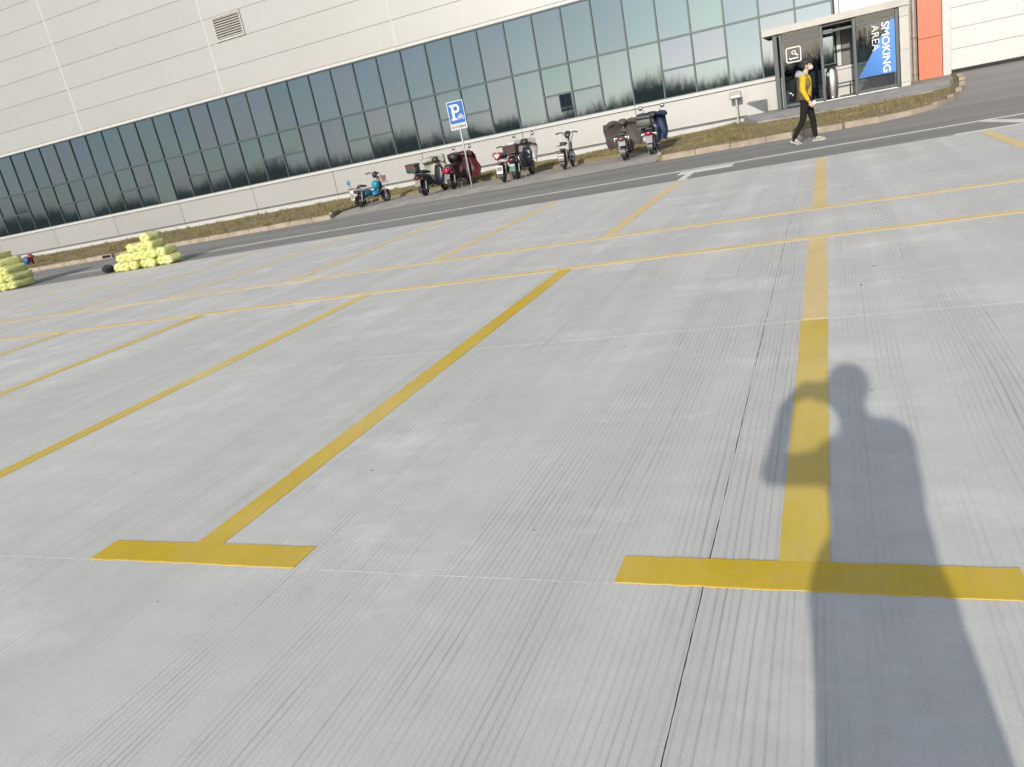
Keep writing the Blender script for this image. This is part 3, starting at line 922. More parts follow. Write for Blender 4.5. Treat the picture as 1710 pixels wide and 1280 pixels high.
# cigarette sign on the left pane
M_SIGNW = simple('sign_white', (0.50, 0.505, 0.51), 0.5, 0, 0.03)
mb = MB()
def stroke(pts, w, y=BF-0.008, closed=False):
    """flat line of width w through points, mitred so that no faces overlap"""
    pts = [Vector((p[0], p[1])) for p in pts]
    n = len(pts); A = []; Bq = []
    for i, p in enumerate(pts):
        a = pts[(i-1) % n] if (closed or i > 0) else None
        b = pts[(i+1) % n] if (closed or i < n-1) else None
        d1 = (p-a).normalized() if a is not None else (b-p).normalized()
        d2 = (b-p).normalized() if b is not None else d1
        n1 = Vector((-d1.y, d1.x)); n2 = Vector((-d2.y, d2.x))
        mi = (n1+n2).normalized() if (n1+n2).length > 0.2 else n1
        k = w/2/max(0.5, mi.dot(n1))
        A.append(p+mi*k); Bq.append(p-mi*k)
    vs = [(q.x, y, q.y) for q in A]+[(q.x, y, q.y) for q in Bq]
    m = n if closed else n-1
    mb.add(vs, [(i, n+i, n+(i+1) % n, (i+1) % n) for i in range(m)])
cx, cz, hs, rr = -0.855, 2.065, 0.205, 0.05
ring = []
for (sx, sz, a0) in ((1, 1, 0), (-1, 1, 90), (-1, -1, 180), (1, -1, 270)):
    for k in range(5):
        a = R_(a0+22.5*k); ring.append((cx+sx*(hs-rr)+rr*math.cos(a), cz+sz*(hs-rr)+rr*math.sin(a)))
stroke(ring, 0.030, closed=True)
mb.box((cx-0.13, BF-0.008, cz-0.125), (cx+0.06, BF-0.005, cz-0.085)); mb.box((cx+0.075, BF-0.008, cz-0.125), (cx+0.13, BF-0.005, cz-0.085))
stroke([(cx+0.12, cz-0.05), (cx+0.12, cz-0.01), (cx+0.05, cz-0.01), (cx+0.03, cz+0.02), (cx-0.02, cz+0.02), (cx-0.05, cz+0.06), (cx-0.03, cz+0.10), (cx+0.03, cz+0.11), (cx+0.06, cz+0.08), (cx+0.05, cz+0.04)], 0.022)
stroke([(cx+0.03, cz+0.03), (cx+0.08, cz+0.02), (cx+0.09, cz-0.04)], 0.020)
sp(mb, 'smoking_sign', M_SIGNW, gl2)

# ash bin
binr = empty('ash_bin', (0.17, BF+0.28, 0.537))
tag(binr, 'tall barrel shaped stainless steel ash bin in the shelter opening', 'bin')
mb = MB(); mb.lathe([(0.0, 0.0), (0.135, 0.0), (0.14, 0.02), (0.165, 0.25), (0.178, 0.48), (0.172, 0.70), (0.155, 0.84), (0.12, 0.93), (0.06, 0.975), (0.0, 0.98)], (0, 0, 0), 'Z', 32); mb.build('drum', M_STEEL, binr)
mb = MB(); mb.rbox((-0.10, -0.15, 0.76), (0.07, 0.03, 0.11), Matrix.Rotation(R_(-35), 3, 'Z'), 0, 0.006); mb.build('notice', M_TRIM, binr)
mb = MB(); mb.lathe([(0.145, 0.0), (0.155, 0.0), (0.155, 0.03), (0.145, 0.03)], (0, 0, 0.0), 'Z', 24); mb.build('foot_ring', M_CHROME, binr)

# floodlight on a post, white hood by the wall
fl = empty('floodlight', (-2.74, 27.75, 0.33)); tag(fl, 'grey box floodlight on a short white post before the plinth', 'floodlight')
mb = MB(); mb.tube([(0, 0, -0.15), (0, 0, 0.82)], 0.028, 10); mb.lathe([(0.0, 0.0), (0.06, 0.0), (0.06, 0.02), (0.0, 0.02)], (0, 0, 0), 'Z', 12); mb.build('post', M_TRIM, fl)
mb = MB(); mb.rbox((-0.01, -0.03, 0.905), (0.36, 0.13, 0.21), Matrix.Rotation(R_(-12), 3, 'X'), 0, 0.012); mb.build('lamp_housing', simple('lamp_grey', (0.15, 0.148, 0.135), 0.5, 0.1), fl)
mb = MB(); mb.rbox((-0.01, -0.108, 0.86), (0.30, 0.01, 0.075), Matrix.Rotation(R_(-12), 3, 'X')); mb.build('lens', simple('lamp_lens', (0.09, 0.09, 0.085), 0.2), fl)

hd = empty('vent_hood', (-2.10, 27.62, 0.40)); tag(hd, 'small white wedge shaped box with a grey slanted top against the plinth', 'vent box')
mb = MB()
a = [(-0.30, -0.22, -0.1), (0.28, -0.05, -0.1), (0.28, 0.5, -0.1), (-0.30, 0.5, -0.1), (-0.30, -0.22, 0.50), (0.28, -0.05, 0.10), (0.28, 0.5, 0.52), (-0.30, 0.5, 0.54)]
mb.add(a, [(0, 1, 5, 4), (1, 2, 6, 5), (2, 3, 7, 6), (3, 0, 4, 7)]); mb.build('cheek', M_TRIM, hd)
mb = MB(); mb.add([(-0.28, -0.21, 0.505), (0.29, -0.05, 0.106), (0.29, 0.5, 0.526), (-0.30, 0.5, 0.545), (-0.28, -0.21, 0.485), (0.29, -0.05, 0.086), (0.29, 0.5, 0.506), (-0.30, 0.5, 0.525)], [(0, 1, 2, 3), (0, 4, 5, 1), (1, 5, 6, 2), (7, 6, 5, 4)]); mb.build('lid', simple('hood_grey', (0.16, 0.165, 0.17), 0.5), hd)

# ================================================================== parking sign
sg = empty('parking_sign', (-10.42, 22.68, 0.12)); tag(sg, 'blue bicycle parking sign on a grey metal pole beside the crimson scooter', 'road sign')
mb = MB(); mb.tube([(0, 0.02, -0.1), (0, 0.02, 2.58)], 0.028, 12); mb.build('pole', M_CHROME, sg)
M_SBLUE = simple('sign_blue', (0.002, 0.075, 0.30), 0.4, 0, 0.05)
zb, ht, wd = 1.945, 0.675, 0.56
mb = MB(); mb.box((-wd/2, -0.028, zb), (wd/2, -0.012, zb+ht), 0, 0.004); pl = mb.build('sign_plate', M_SBLUE, sg)
mb = MB(); e = 0.022
for lo, hi in (((-wd/2+.004, zb+.004), (wd/2-.004, zb+e)), ((-wd/2+.004, zb+ht-e), (wd/2-.004, zb+ht-.004)), ((-wd/2+.004, zb+e+.001), (-wd/2+e, zb+ht-e-.001)), ((wd/2-e, zb+e+.001), (wd/2-.004, zb+ht-e-.001))):
    mb.box((lo[0], -0.0315, lo[1]), (hi[0], -0.0285, hi[1]))
mb.build('border', M_SIGNW, pl)
mb = MB()
PS = 0.87
def sbox(x0, x1, z0, z1): mb.box((x0*PS, -0.0325, zb+z0*PS), (x1*PS, -0.029, zb+z1*PS))
sbox(-0.17, -0.075, 0.14, 0.66); sbox(-0.225, -0.172, 0.60, 0.66); sbox(-0.225, -0.172, 0.14, 0.195); sbox(-0.073, -0.015, 0.14, 0.195)
# bowl of the P
N = 14
for k in range(N):
    a0, a1 = math.pi/2-math.pi*k/N, math.pi/2-math.pi*(k+1)/N
    def bp(a, r, w): return (PS*(0.02+w*math.cos(a)), zb+PS*(0.52+r*math.sin(a)))
    o0, o1 = bp(a0, 0.14, 0.13), bp(a1, 0.14, 0.13); i0, i1 = bp(a0, 0.07, 0.05), bp(a1, 0.07, 0.05)
    mb.add([(i0[0], -0.0325, i0[1]), (i1[0], -0.0325, i1[1]), (o1[0], -0.0325, o1[1]), (o0[0], -0.0325, o0[1])], [(0, 1, 2, 3), (3, 2, 1, 0)][:1])
sbox(-0.074, 0.02, 0.59, 0.66); sbox(-0.074, 0.02, 0.38, 0.45)
mb.build('letter', M_SIGNW, pl)
mb = MB()
def ringv(cx, cz, r, w, n=14):
    for k in range(n):
        a0, a1 = 2*math.pi*k/n, 2*math.pi*(k+1)/n
        q = [(cx+(r-w)*math.cos(a0), cz+(r-w)*math.sin(a0)), (cx+r*math.cos(a0), cz+r*math.sin(a0)), (cx+r*math.cos(a1), cz+r*math.sin(a1)), (cx+(r-w)*math.cos(a1), cz+(r-w)*math.sin(a1))]
        mb.add([(x, -0.033, z) for x, z in q], [(0, 1, 2, 3)])
bz = zb+0.175
ringv(0.055, bz, 0.052, 0.015); ringv(0.185, bz, 0.052, 0.015)
for pts in ([(0.055, bz), (0.09, bz+0.074), (0.158, bz+0.074), (0.12, bz), (0.055, bz)], [(0.09, bz+0.074), (0.12, bz)], [(0.185, bz), (0.153, bz+0.105), (0.13, bz+0.11)], [(0.07, bz+0.092), (0.105, bz+0.092)]):
    stroke(pts, 0.013, -0.033)
mb.build('bicycle_symbol', M_SIGNW, pl)
mb = MB(); mb.box((-0.28, -0.027, zb-0.155), (0.28, -0.013, zb-0.012), 0, 0.003); pl2 = mb.build('lower_plate', M_SIGNW, sg)
me, w, h = text_mesh('lettering', '非机动车停车位', M_BLACK, 0.0, 0.03)
me.transform(Matrix.Scale(0.51/w, 4, (1, 0, 0)) @ Matrix.Scale(0.10/h, 4, (0, 1, 0)))
me.transform(Matrix.Rotation(R_(90), 4, 'X'))
o = from_mesh('lettering', me, pl2, (-0.255, -0.0295, zb-0.132))

# gully inlet in the kerb
gi = empty('gully_inlet', (-25.72, 21.60, 0)); tag(gi, 'dark iron kerb inlet grate beside the low stack of yellow rolls', 'drain')
mb = MB(); mb.box((-0.42, 0.0, -0.1), (0.42, 0.15, 0.02)); mb.box((-0.42, 0.0, 0.12), (0.42, 0.15, 0.15)); mb.box((-0.42, 0.0, 0.021), (-0.38, 0.15, 0.119)); mb.box((0.38, 0.0, 0.021), (0.42, 0.15, 0.119)); mb.build('frame', M_KERB, gi)
mb = MB(); mb.box((-0.379, 0.06, 0.021), (0.379, 0.14, 0.119)); mb.build('pit', M_BLACK, gi)
mb = MB()
for k in range(9): mb.box((-0.36+0.088*k, 0.02, 0.0205), (-0.34+0.088*k, 0.05, 0.1195))
mb.build('grate', simple('iron', (0.06, 0.045, 0.04), 0.7, 0.5), gi)
# ================================================================== stacks of yellow wrapped rolls
def wrap_material():
    m = NT('yellow_wrapping')
    info = m.n('ShaderNodeObjectInfo')
    p = m.pos(obj=True)
    n = m.noise(p, 9, 4, 0.6)
    c = m.ramp(n, [(0.3, (0.50, 0.49, 0.17)), (0.7, (0.68, 0.665, 0.31))])
    r = m.ramp(info.outputs['Random'], [(0.0, (0.86, 0.9, 0.8)), (1.0, (1.0, 1.0, 1.0))])
    m.l(m.mix(1.0, c, r, 'MULTIPLY'), m.b.inputs['Base Color'])
    m.set(Roughness=0.38)
    m.bump(m.noise(p, 26, 4, 0.65), 0.9, 0.03)
    return m.mat
M_WRAP = wrap_material()
RL = 0.40
ROLLS = []
for k in range(5):
    rr = random.Random(40+k)
    n = 28
    ph = [rr.uniform(0, 6.28) for _ in range(4)]
    def prof(a, y, f):
        c, s_ = math.cos(a), math.sin(a)
        c = math.copysign(abs(c)**0.72, c); s_ = math.copysign(abs(s_)**0.72, s_)
        wob = 1+0.05*math.sin(3*a+ph[0]+y*3)+0.04*math.sin(5*a+ph[1]-y*5)+0.022*math.sin(9*a+ph[2]+y*11)
        return (0.152*c*wob*f, y, 0.122*s_*wob*f)
    rings = []
    folds = rr.choice((6, 7, 8, 9))
    def endring(f, dy, side):
        out = []
        for j in range(n):
            a = 2*math.pi*j/n
            fold = 0.034*math.sin(folds*a+ph[3])*(1-abs(2*f-1))+0.014*math.sin(13*a+ph[1])*(1-f)
            x, y, z = prof(a, side*(RL/2+dy+fold), f*(1+0.05*math.sin(folds*a+ph[3])))
            out.append((x, y, z))
        return out
    for f, dy in ((0.05, 0.025), (0.22, 0.055), (0.5, 0.06), (0.78, 0.045), (0.94, 0.015)): rings.append(endring(f, dy, -1))
    for i in range(7):
        y = -RL/2+0.02+(RL-0.04)*i/6
        rings.append([prof(2*math.pi*j/n, y, 1.0-0.02*(i % 2)) for j in range(n)])
    for f, dy in ((0.94, 0.015), (0.78, 0.045), (0.5, 0.06), (0.22, 0.055), (0.05, 0.025)): rings.append(endring(f, dy, 1))
    mb = MB(); mb.loft(rings); ROLLS.append(mb.mesh('wrapped_roll', M_WRAP))
ORD = ['first', 'second', 'third', 'fourth', 'fifth', 'sixth', 'seventh', 'eighth']
def stack(rows, where, group, y0, rnd, ly):
    for (rn, z, xs) in rows:
        for i, x in enumerate(sorted(xs)):
            o = from_mesh('wrapped_roll', ROLLS[rnd.randrange(5)], None, (x, y0+rnd.uniform(-0.07, 0.07), z), (rnd.uniform(-0.02, 0.02), rnd.choice((0, math.pi))+rnd.uniform(-0.16, 0.16), rnd.uniform(-0.10, 0.10)))
            o.scale = (rnd.uniform(0.94, 1.06), ly*rnd.uniform(0.92, 1.06), rnd.uniform(0.94, 1.04))
            if len(xs) == 1: lab = 'single yellow roll in the %s of %s' % (rn, where)
            else: lab = '%s yellow roll from left, %s of %s' % (ORD[i], rn, where)
            tag(o, lab, 'wrapped roll', group)
rnd = random.Random(77)
Y2 = 15.60
stack([('bottom row', 0.122, [-17.92+0.303*i for i in range(7)]),
       ('second row', 0.345, [-17.78+0.303*i for i in range(6)]),
       ('third row', 0.560, [-17.28, -16.98, -16.66]),
       ('top row', 0.760, [-16.74])], 'low stack near drain', 'rolls in the low stack near the drain', Y2, rnd, 1.0)
stack([('bottom row', 0.122, [-22.50-0.303*i for i in range(6)]),
       ('second row', 0.345, [-22.52-0.303*i for i in range(6)]),
       ('third row', 0.565, [-22.56-0.303*i for i in range(6)]),
       ('fourth row', 0.785, [-22.80-0.303*i for i in range(5)]),
       ('top row', 1.0, [-22.95-0.303*i for i in range(4)])], 'tall stack at left edge', 'rolls in the tall stack at the left edge', 15.78, rnd, 1.45)

# black plastic bag left of the low stack
mb = MB()
rr = random.Random(4)
n, k = 16, 9
vs = []
for i in range(k+1):
    t = math.pi*i/k
    for j in range(n):
        a = 2*math.pi*j/n; f = 1+rr.uniform(-0.16, 0.16)
        vs.append((0.19*math.sin(t)*math.cos(a)*f, 0.16*math.sin(t)*math.sin(a)*f, max(0.004, 0.10+0.12*math.cos(t)*f)))
mb.add(vs, [(i*n+j, (i+1)*n+j, (i+1)*n+(j+1) % n, i*n+(j+1) % n) for i in range(k) for j in range(n)], 0, False)
bg_ = mb.build('plastic_bag', simple('black_bag_plastic', (0.02, 0.02, 0.022), 0.3), None, (-18.75, 15.75, 0.0))
tag(bg_, 'crumpled black plastic bag on the concrete beside the low stack', 'bag')

# red and blue fitting on the verge
hy = empty('hydrant', (-32.6, 23.6, 0.17)); hy.scale = (0.8, 0.8, 0.8); tag(hy, 'small red fitting with a round blue cover on the verge behind the tall stack', 'hydrant')
M_RED = simple('red_paint', (0.20, 0.02, 0.025), 0.5)
M_BLU2 = simple('blue_cover', (0.012, 0.07, 0.19), 0.5)
mb = MB(); mb.lathe([(0.0, -0.05), (0.09, -0.05), (0.09, 0.35), (0.15, 0.37), (0.15, 0.48), (0.10, 0.55), (0.0, 0.58)], (0.12, 0.1, 0), 'Z', 18); mb.tube([(0.12, 0.1, 0.42), (0.38, 0.1, 0.42)], 0.06, 12); mb.build('body', M_RED, hy)
mb = MB(); mb.lathe([(0.0, -0.16), (0.12, -0.15), (0.20, -0.08), (0.21, 0.0), (0.17, 0.08), (0.0, 0.10)], (-0.06, -0.05, 0.27), 'Y', 20); mb.tube([(-0.06, -0.03, 0.27), (-0.06, -0.03, -0.06)], 0.05, 10); mb.build('cover', M_BLU2, hy)
# ================================================================== parked scooters
# local frame: rear wheel touches the ground at the origin, the machine points along +Y
WH = {}
def wheel_meshes(r, w):
    k = (r, w)
    if k not in WH:
        t = MB()
        prof = []
        for i in range(11):
            a = math.pi*(i/10)
            prof.append((r-w*0.5+w*0.5*math.sin(a)*1.0, -w*0.5*math.cos(a)))
        prof = [(r-w*0.95, -w*0.42)]+prof+[(r-w*0.95, w*0.42)]
        t.lathe(prof, (0, 0, 0), 'X', 26)
        rim = MB()
        rim.lathe([(r-w*0.95, -w*0.38), (r-w*1.15, -w*0.25), (r-w*1.15, w*0.25), (r-w*0.95, w*0.38)], (0, 0, 0), 'X', 26)
        rim.lathe([(0.0, -0.06), (0.05, -0.06), (0.07, -0.03), (0.07, 0.03), (0.05, 0.06), (0.0, 0.06)], (0, 0, 0), 'X', 16)
        for j in range(5):
            a = 2*math.pi*j/5
            rim.tube([(0, 0.05*math.cos(a), 0.05*math.sin(a)), (0, (r-w)*math.cos(a), (r-w)*math.sin(a))], 0.016, 6)
        WH[k] = (t.mesh('tyre', M_RUBBER), rim.mesh('rim', M_GREYM))
    return WH[k]
def wheel(name, root, y, r, w):
    e = empty(name, (0, y, r), 0, root)
    a, b = wheel_meshes(r, w)
    from_mesh('tyre', a, e); from_mesh('rim', b, e)
M_GLOVE = simple('grip_rubber', (0.03, 0.03, 0.03), 0.8)
M_MIRR = simple('mirror_glass', (0.75, 0.78, 0.8), 0.05, 1.0, 0.02)
M_SEAT = simple('seat_vinyl', (0.028, 0.026, 0.025), 0.55, 0, 0.15, 8, 0.1, 60)
def plain(name, c, rough=0.35): return simple(name, c, rough, 0, 0.12, 5)

def scooter(loc, yaw, lean, label, body, r=0.215, w=0.095, L=1.18, seat_z=0.74, bar_z=1.02, small=False, mirrors=True, tail=(0.35, 0.02, 0.02), plate=None, plate_z=0.47, seat=M_SEAT, cowl=M_BLACK, extras=()):
    root = empty('electric_scooter', loc, 0)
    root.rotation_euler = (0, R_(lean), R_(yaw))
    tag(root, label, 'scooter', 'scooters parked below the wall')
    wheel('rear_wheel', root, 0, r, w); wheel('front_wheel', root, L, r, w)
    B = MB
    # tail, under-seat body and step-through floor
    mb = B()
    if not small:
        mb.spine([(-0.36, seat_z-0.10, 0.05, 0.04), (-0.26, seat_z-0.12, 0.115, 0.085), (-0.02, seat_z-0.16, 0.15, 0.12), (0.25, seat_z-0.22, 0.15, 0.14), (0.42, seat_z-0.36, 0.135, 0.10), (0.52, 0.27, 0.13, 0.055), (0.72, 0.25, 0.14, 0.045), (0.84, 0.30, 0.15, 0.05), (0.93, 0.48, 0.17, 0.05), (0.98, 0.72, 0.16, 0.06), (0.97, 0.86, 0.10, 0.05)])
    else:
        mb.spine([(-0.22, seat_z-0.14, 0.05, 0.04), (-0.02, seat_z-0.17, 0.09, 0.06), (0.2, seat_z-0.22, 0.085, 0.09), (0.34, seat_z-0.34, 0.08, 0.07), (0.45, 0.30, 0.09, 0.045), (0.68, 0.27, 0.10, 0.04), (0.80, 0.33, 0.085, 0.04), (0.88, 0.52, 0.06, 0.035), (0.92, 0.76, 0.05, 0.035)])
    mb.build('body', body, root)
    mb = B()
    if not small: mb.spine([(-0.30, seat_z-0.02, 0.09, 0.03), (-0.15, seat_z+0.02, 0.13, 0.055), (0.10, seat_z+0.02, 0.14, 0.055), (0.28, seat_z-0.015, 0.13, 0.05), (0.43, seat_z-0.04, 0.07, 0.03)])
    else: mb.spine([(-0.02, seat_z+0.0, 0.08, 0.03), (0.08, seat_z+0.03, 0.115, 0.045), (0.22, seat_z+0.01, 0.09, 0.04), (0.33, seat_z-0.01, 0.04, 0.025)])
    mb.build('seat', seat, root)
    # rear arms, motor, stand
    mb = B()
    for s in (-1, 1):
        mb.tube([(s*0.085, 0.0, r), (s*0.09, 0.30, 0.30), (s*0.08, 0.48, 0.30)], 0.02, 8)
        mb.tube([(s*0.095, -0.02, r+0.02), (s*0.105, 0.02, seat_z-0.14)], 0.024, 8)
    mb.build('rear_suspension', M_GREYM, root)
    mb = B(); mb.lathe([(0, -0.075), (0.10, -0.07), (0.115, 0.0), (0.10, 0.07), (0, 0.075)], (0, 0, r), 'X', 16); mb.build('motor_hub', M_BLACK, root)
    mb = B()
    for s in (-1, 1): mb.tube([(s*0.06, 0.40, 0.26), (s*0.15, 0.30, 0.015), (s*0.19, 0.30, 0.012)], 0.013, 6)
    mb.build('stand', M_GREYM, root)
    # rear mudguard
    mb = B()
    def fend(u, v):
        a = R_(200-150*u); rr = r+0.035
        x = (v-0.5)*0.14
        return (x, rr*math.cos(a), r+rr*math.sin(a)+(-0.012*(2*v-1)**2))
    mb.grid(fend, 12, 4); mb.build('rear_mudguard', M_BLACK, root)
    if plate:
        e = B(); e.rbox((0, -0.30, plate_z), (0.20, 0.008, 0.24 if plate[0] == 'tall' else 0.17), Matrix.Rotation(R_(-10), 3, 'X'), 0, 0.004)
        pm = e.build('number_plate', plate[1], root)
        e = B()
        for zz in plate[2]: e.rbox((0, -0.307+0.176*(plate_z-(plate_z+zz))*-1*0, plate_z+zz), (0.15, 0.014, 0.028), Matrix.Rotation(R_(-10), 3, 'X'))
        if plate[2]: e.build('plate_print', plate[3], pm)
        e = B(); e.tube([(0, -0.28, plate_z+0.05), (0, -0.20, seat_z-0.16)], 0.02, 6); e.build('plate_bracket', M_BLACK, root)
    if tail:
        e = B(); e.ball((0, -0.345 if not small else -0.22, seat_z-0.13), (0.105 if not small else 0.055, 0.045, 0.05))
        e.build('tail_light', plain('tail_light_%.2f_%.2f_%.2f' % tail, tail, 0.2), root)
    # steering
    hy_, hz = L-0.30, bar_z
    st = B()
    for s in (-1, 1): st.tube([(s*0.075, L, r), (s*0.07, L-0.08, 0.50)], 0.022, 8)
    st.tube([(0.075, L-0.08, 0.50), (-0.075, L-0.08, 0.50)], 0.025, 8)
    st.tube([(0, L-0.08, 0.50), (0, hy_+0.05, hz-0.04)], 0.03, 8)
    st.build('fork', M_GREYM, root)
    e = B()
    def ff(u, v):
        a = R_(165-130*u); rr = r+0.03
        return ((v-0.5)*0.13, L+rr*math.cos(a), r+rr*math.sin(a)-0.012*(2*v-1)**2)
    e.grid(ff, 12, 4); e.build('front_mudguard', body if not small else M_BLACK, root)
    hb = B(); hb.tube([(-0.34, hy_-0.10, hz+0.02), (-0.20, hy_-0.02, hz+0.045), (-0.06, hy_+0.03, hz), (0.06, hy_+0.03, hz), (0.20, hy_-0.02, hz+0.045), (0.34, hy_-0.10, hz+0.02)], 0.014, 8)
    hb = hb.build('handlebar', M_BLACK, root)
    for s in (-1, 1):
        e = B(); e.tube([(s*0.235, hy_-0.037, hz+0.04), (s*0.35, hy_-0.105, hz+0.017)], 0.021, 8); e.build('grip', M_GLOVE, hb)
        e = B(); e.tube([(s*0.19, hy_+0.03, hz+0.03), (s*0.30, hy_-0.02, hz+0.02)], 0.008, 6); e.build('brake_lever', M_CHROME, hb)
    if mirrors:
        for s in (-1, 1):
            e = B(); e.tube([(s*0.19, hy_-0.01, hz+0.045), (s*0.24, hy_+0.01, hz+0.14), (s*0.30, hy_-0.01, hz+0.20)], 0.007, 6)
            e.lathe([(0.0, -0.02), (0.045, -0.016), (0.062, 0.0), (0.05, 0.014), (0, 0.022)], (s*0.32, hy_-0.01, hz+0.23), 'Y', 14)
            mm = e.build('mirror', M_BLACK, hb)
            e = B(); e.lathe([(0.0, 0.0), (0.05, 0.0), (0.05, 0.004)], (s*0.32, hy_-0.034, hz+0.23), 'Y', 14); e.build('mirror_glass', M_MIRR, mm)
    if not small:
        e = B(); e.spine([(hy_-0.02, hz-0.06, 0.05, 0.05), (hy_-0.03, hz, 0.12, 0.07), (hy_+0.05, hz+0.05, 0.12, 0.06), (hy_+0.14, hz+0.02, 0.07, 0.05), (hy_+0.18, hz-0.03, 0.03, 0.03)]); e.build('headlamp_cowl', cowl, root)
    else:
        e = B(); e.spine([(hy_-0.03, hz-0.14, 0.04, 0.03), (hy_-0.02, hz-0.04, 0.10, 0.05), (hy_+0.04, hz+0.03, 0.085, 0.05), (hy_+0.11, hz-0.02, 0.04, 0.04)]); e.build('headlamp_cowl', cowl, root)
    # cables, winkers, pegs, rear rack
    e = B()
    for s, q in ((-1, 0.10), (1, 0.13), (1, 0.06)):
        e.tube([(s*0.18, hy_+0.0, hz+0.03), (s*0.16, hy_+q, hz-0.02), (s*0.06, hy_+q+0.04, hz-0.20), (s*0.03, L-0.10, 0.52)], 0.006, 5)
    e.build('cables', M_BLACK, root)
    for s in (-1, 1):
        e = B(); e.tube([(s*0.05, -0.22, seat_z-0.17), (s*0.15, -0.25, seat_z-0.17)], 0.009, 6); e.ball((s*0.165, -0.255, seat_z-0.17), (0.028, 0.03, 0.022), 1, 8, 6)
        e.build('winker', [M_BLACK, plain('amber_lens', (0.28, 0.10, 0.02), 0.25)], root)
        e = B(); e.tube([(s*0.10, 0.42, 0.26), (s*0.22, 0.40, 0.265)], 0.014, 6); e.build('foot_peg', M_GREYM, root)
    e = B()
    for s in (-1, 1): e.tube([(s*0.09, 0.05, seat_z-0.05), (s*0.11, -0.18, seat_z-0.01), (s*0.09, -0.36, seat_z-0.01), (0, -0.40, seat_z-0.01)], 0.010, 6)
    e.build('grab_rail', M_CHROME if not small else M_BLACK, root)
    for fn in extras: fn(root, dict(L=L, sz=seat_z, bz=bar_z, hy=hy_, r=r))
    return root

# ---- things carried by or fixed to single machines
def top_box(mat, mat2, x=0.0, y=-0.28, z=0.80, s=(0.40, 0.32, 0.27)):
    def f(root, d):
        mb = MB(); mb.rbox((x, y, z+s[2]*0.36), (s[0]*0.94, s[1]*0.94, s[2]*0.72), None, 0, 0.04, 3); b = mb.build('top_box', mat, root)
        mb = MB(); mb.rbox((x, y, z+s[2]*0.86), (s[0], s[1], s[2]*0.28), None, 0, 0.035, 3); mb.build('lid', mat, b)
        if mat2: mb = MB(); mb.box((x-s[0]*0.42, y-s[1]*0.5-0.008, z+s[2]*0.60), (x+s[0]*0.42, y-s[1]*0.5+0.01, z+s[2]*0.76), 0, 0.006); mb.build('reflector', mat2, b)
        mb = MB()
        for sx in (-0.1, 0.1): mb.tube([(x+sx, y+0.1, z-0.01), (x*0.5+sx, y+0.18, d['sz']-0.06)], 0.012, 6)
        mb.tube([(x-0.14, y-0.1, z-0.012), (x+0.14, y-0.1, z-0.012)], 0.012, 6); mb.tube([(x-0.14, y+0.1, z-0.012), (x+0.14, y+0.1, z-0.012)], 0.012, 6)
        mb.build('rack', M_GREYM, root)
    return f
def wind_cover(mat, wt=0.40, wb=0.26, ztop=None, zbot=0.30, skew=0.0, dy=0.0, puff=0.05, side=0.0):
    """quilted apron hung from the handlebar, wrapping the leg shield, with a sleeve over each grip"""
    def f(root, d):
        zt = (ztop or d['bz']+0.08)
        rr = random.Random(int(wt*1000+zbot*100))
        ph = [rr.uniform(0, 6) for _ in range(5)]
        def at(u, v, off):
            a = 2*u-1
            t = v
            w = wt*(1-t)+wb*t+0.05*math.sin(math.pi*t)
            if t < 0.2: w *= 0.82+0.18*(t/0.2) if abs(a) < 0.9 else 1
            x = a*w+skew*t
            y = d['hy']+0.14+dy+0.10*math.sin(math.pi*min(1, t*1.1))-0.30*abs(a)**2.2*(0.55+0.45*(1-t))-side*abs(a)*t
            z = zt-(zt-zbot)*t-0.05*abs(a)**3*(1-t)
            wr = puff*(math.sin(a*5+ph[0]+t*3)*0.5+math.sin(t*11+ph[1]+a*2)*0.35+math.sin(a*9-t*7+ph[2])*0.25)
            return (x+wr*0.3, y+wr+off, z+wr*0.25)
        mb = MB(); nu, nv = 26, 22
        mb.grid(lambda u, v: at(u, v, 0.0), nu, nv); mb.grid(lambda u, v: at(1-u, v, 0.035), nu, nv)
        for seq in ([(i/nu, 0) for i in range(nu+1)], [(i/nu, 1) for i in range(nu+1)], [(0, j/nv) for j in range(nv+1)], [(1, j/nv) for j in range(nv+1)]):
            A = [at(u, v, 0) for u, v in seq]; Bq = [at(u, v, 0.035) for u, v in seq]; k = len(A)
            mb.add(A+Bq, [(i, i+1, k+i+1, k+i) for i in range(k-1)], 0, True)
        c = mb.build('wind_cover', mat, root)
        for s in (-1, 1):
            mb = MB(); mb.tube([(s*0.16, d['hy']+0.05, d['bz']+0.02), (s*0.27, d['hy']-0.04, d['bz']+0.03), (s*0.37, d['hy']-0.12, d['bz']+0.01), (s*0.42, d['hy']-0.19, d['bz']-0.01)], [0.06, 0.075, 0.08, 0.055], 10); mb.build('sleeve', mat, c)
    return f
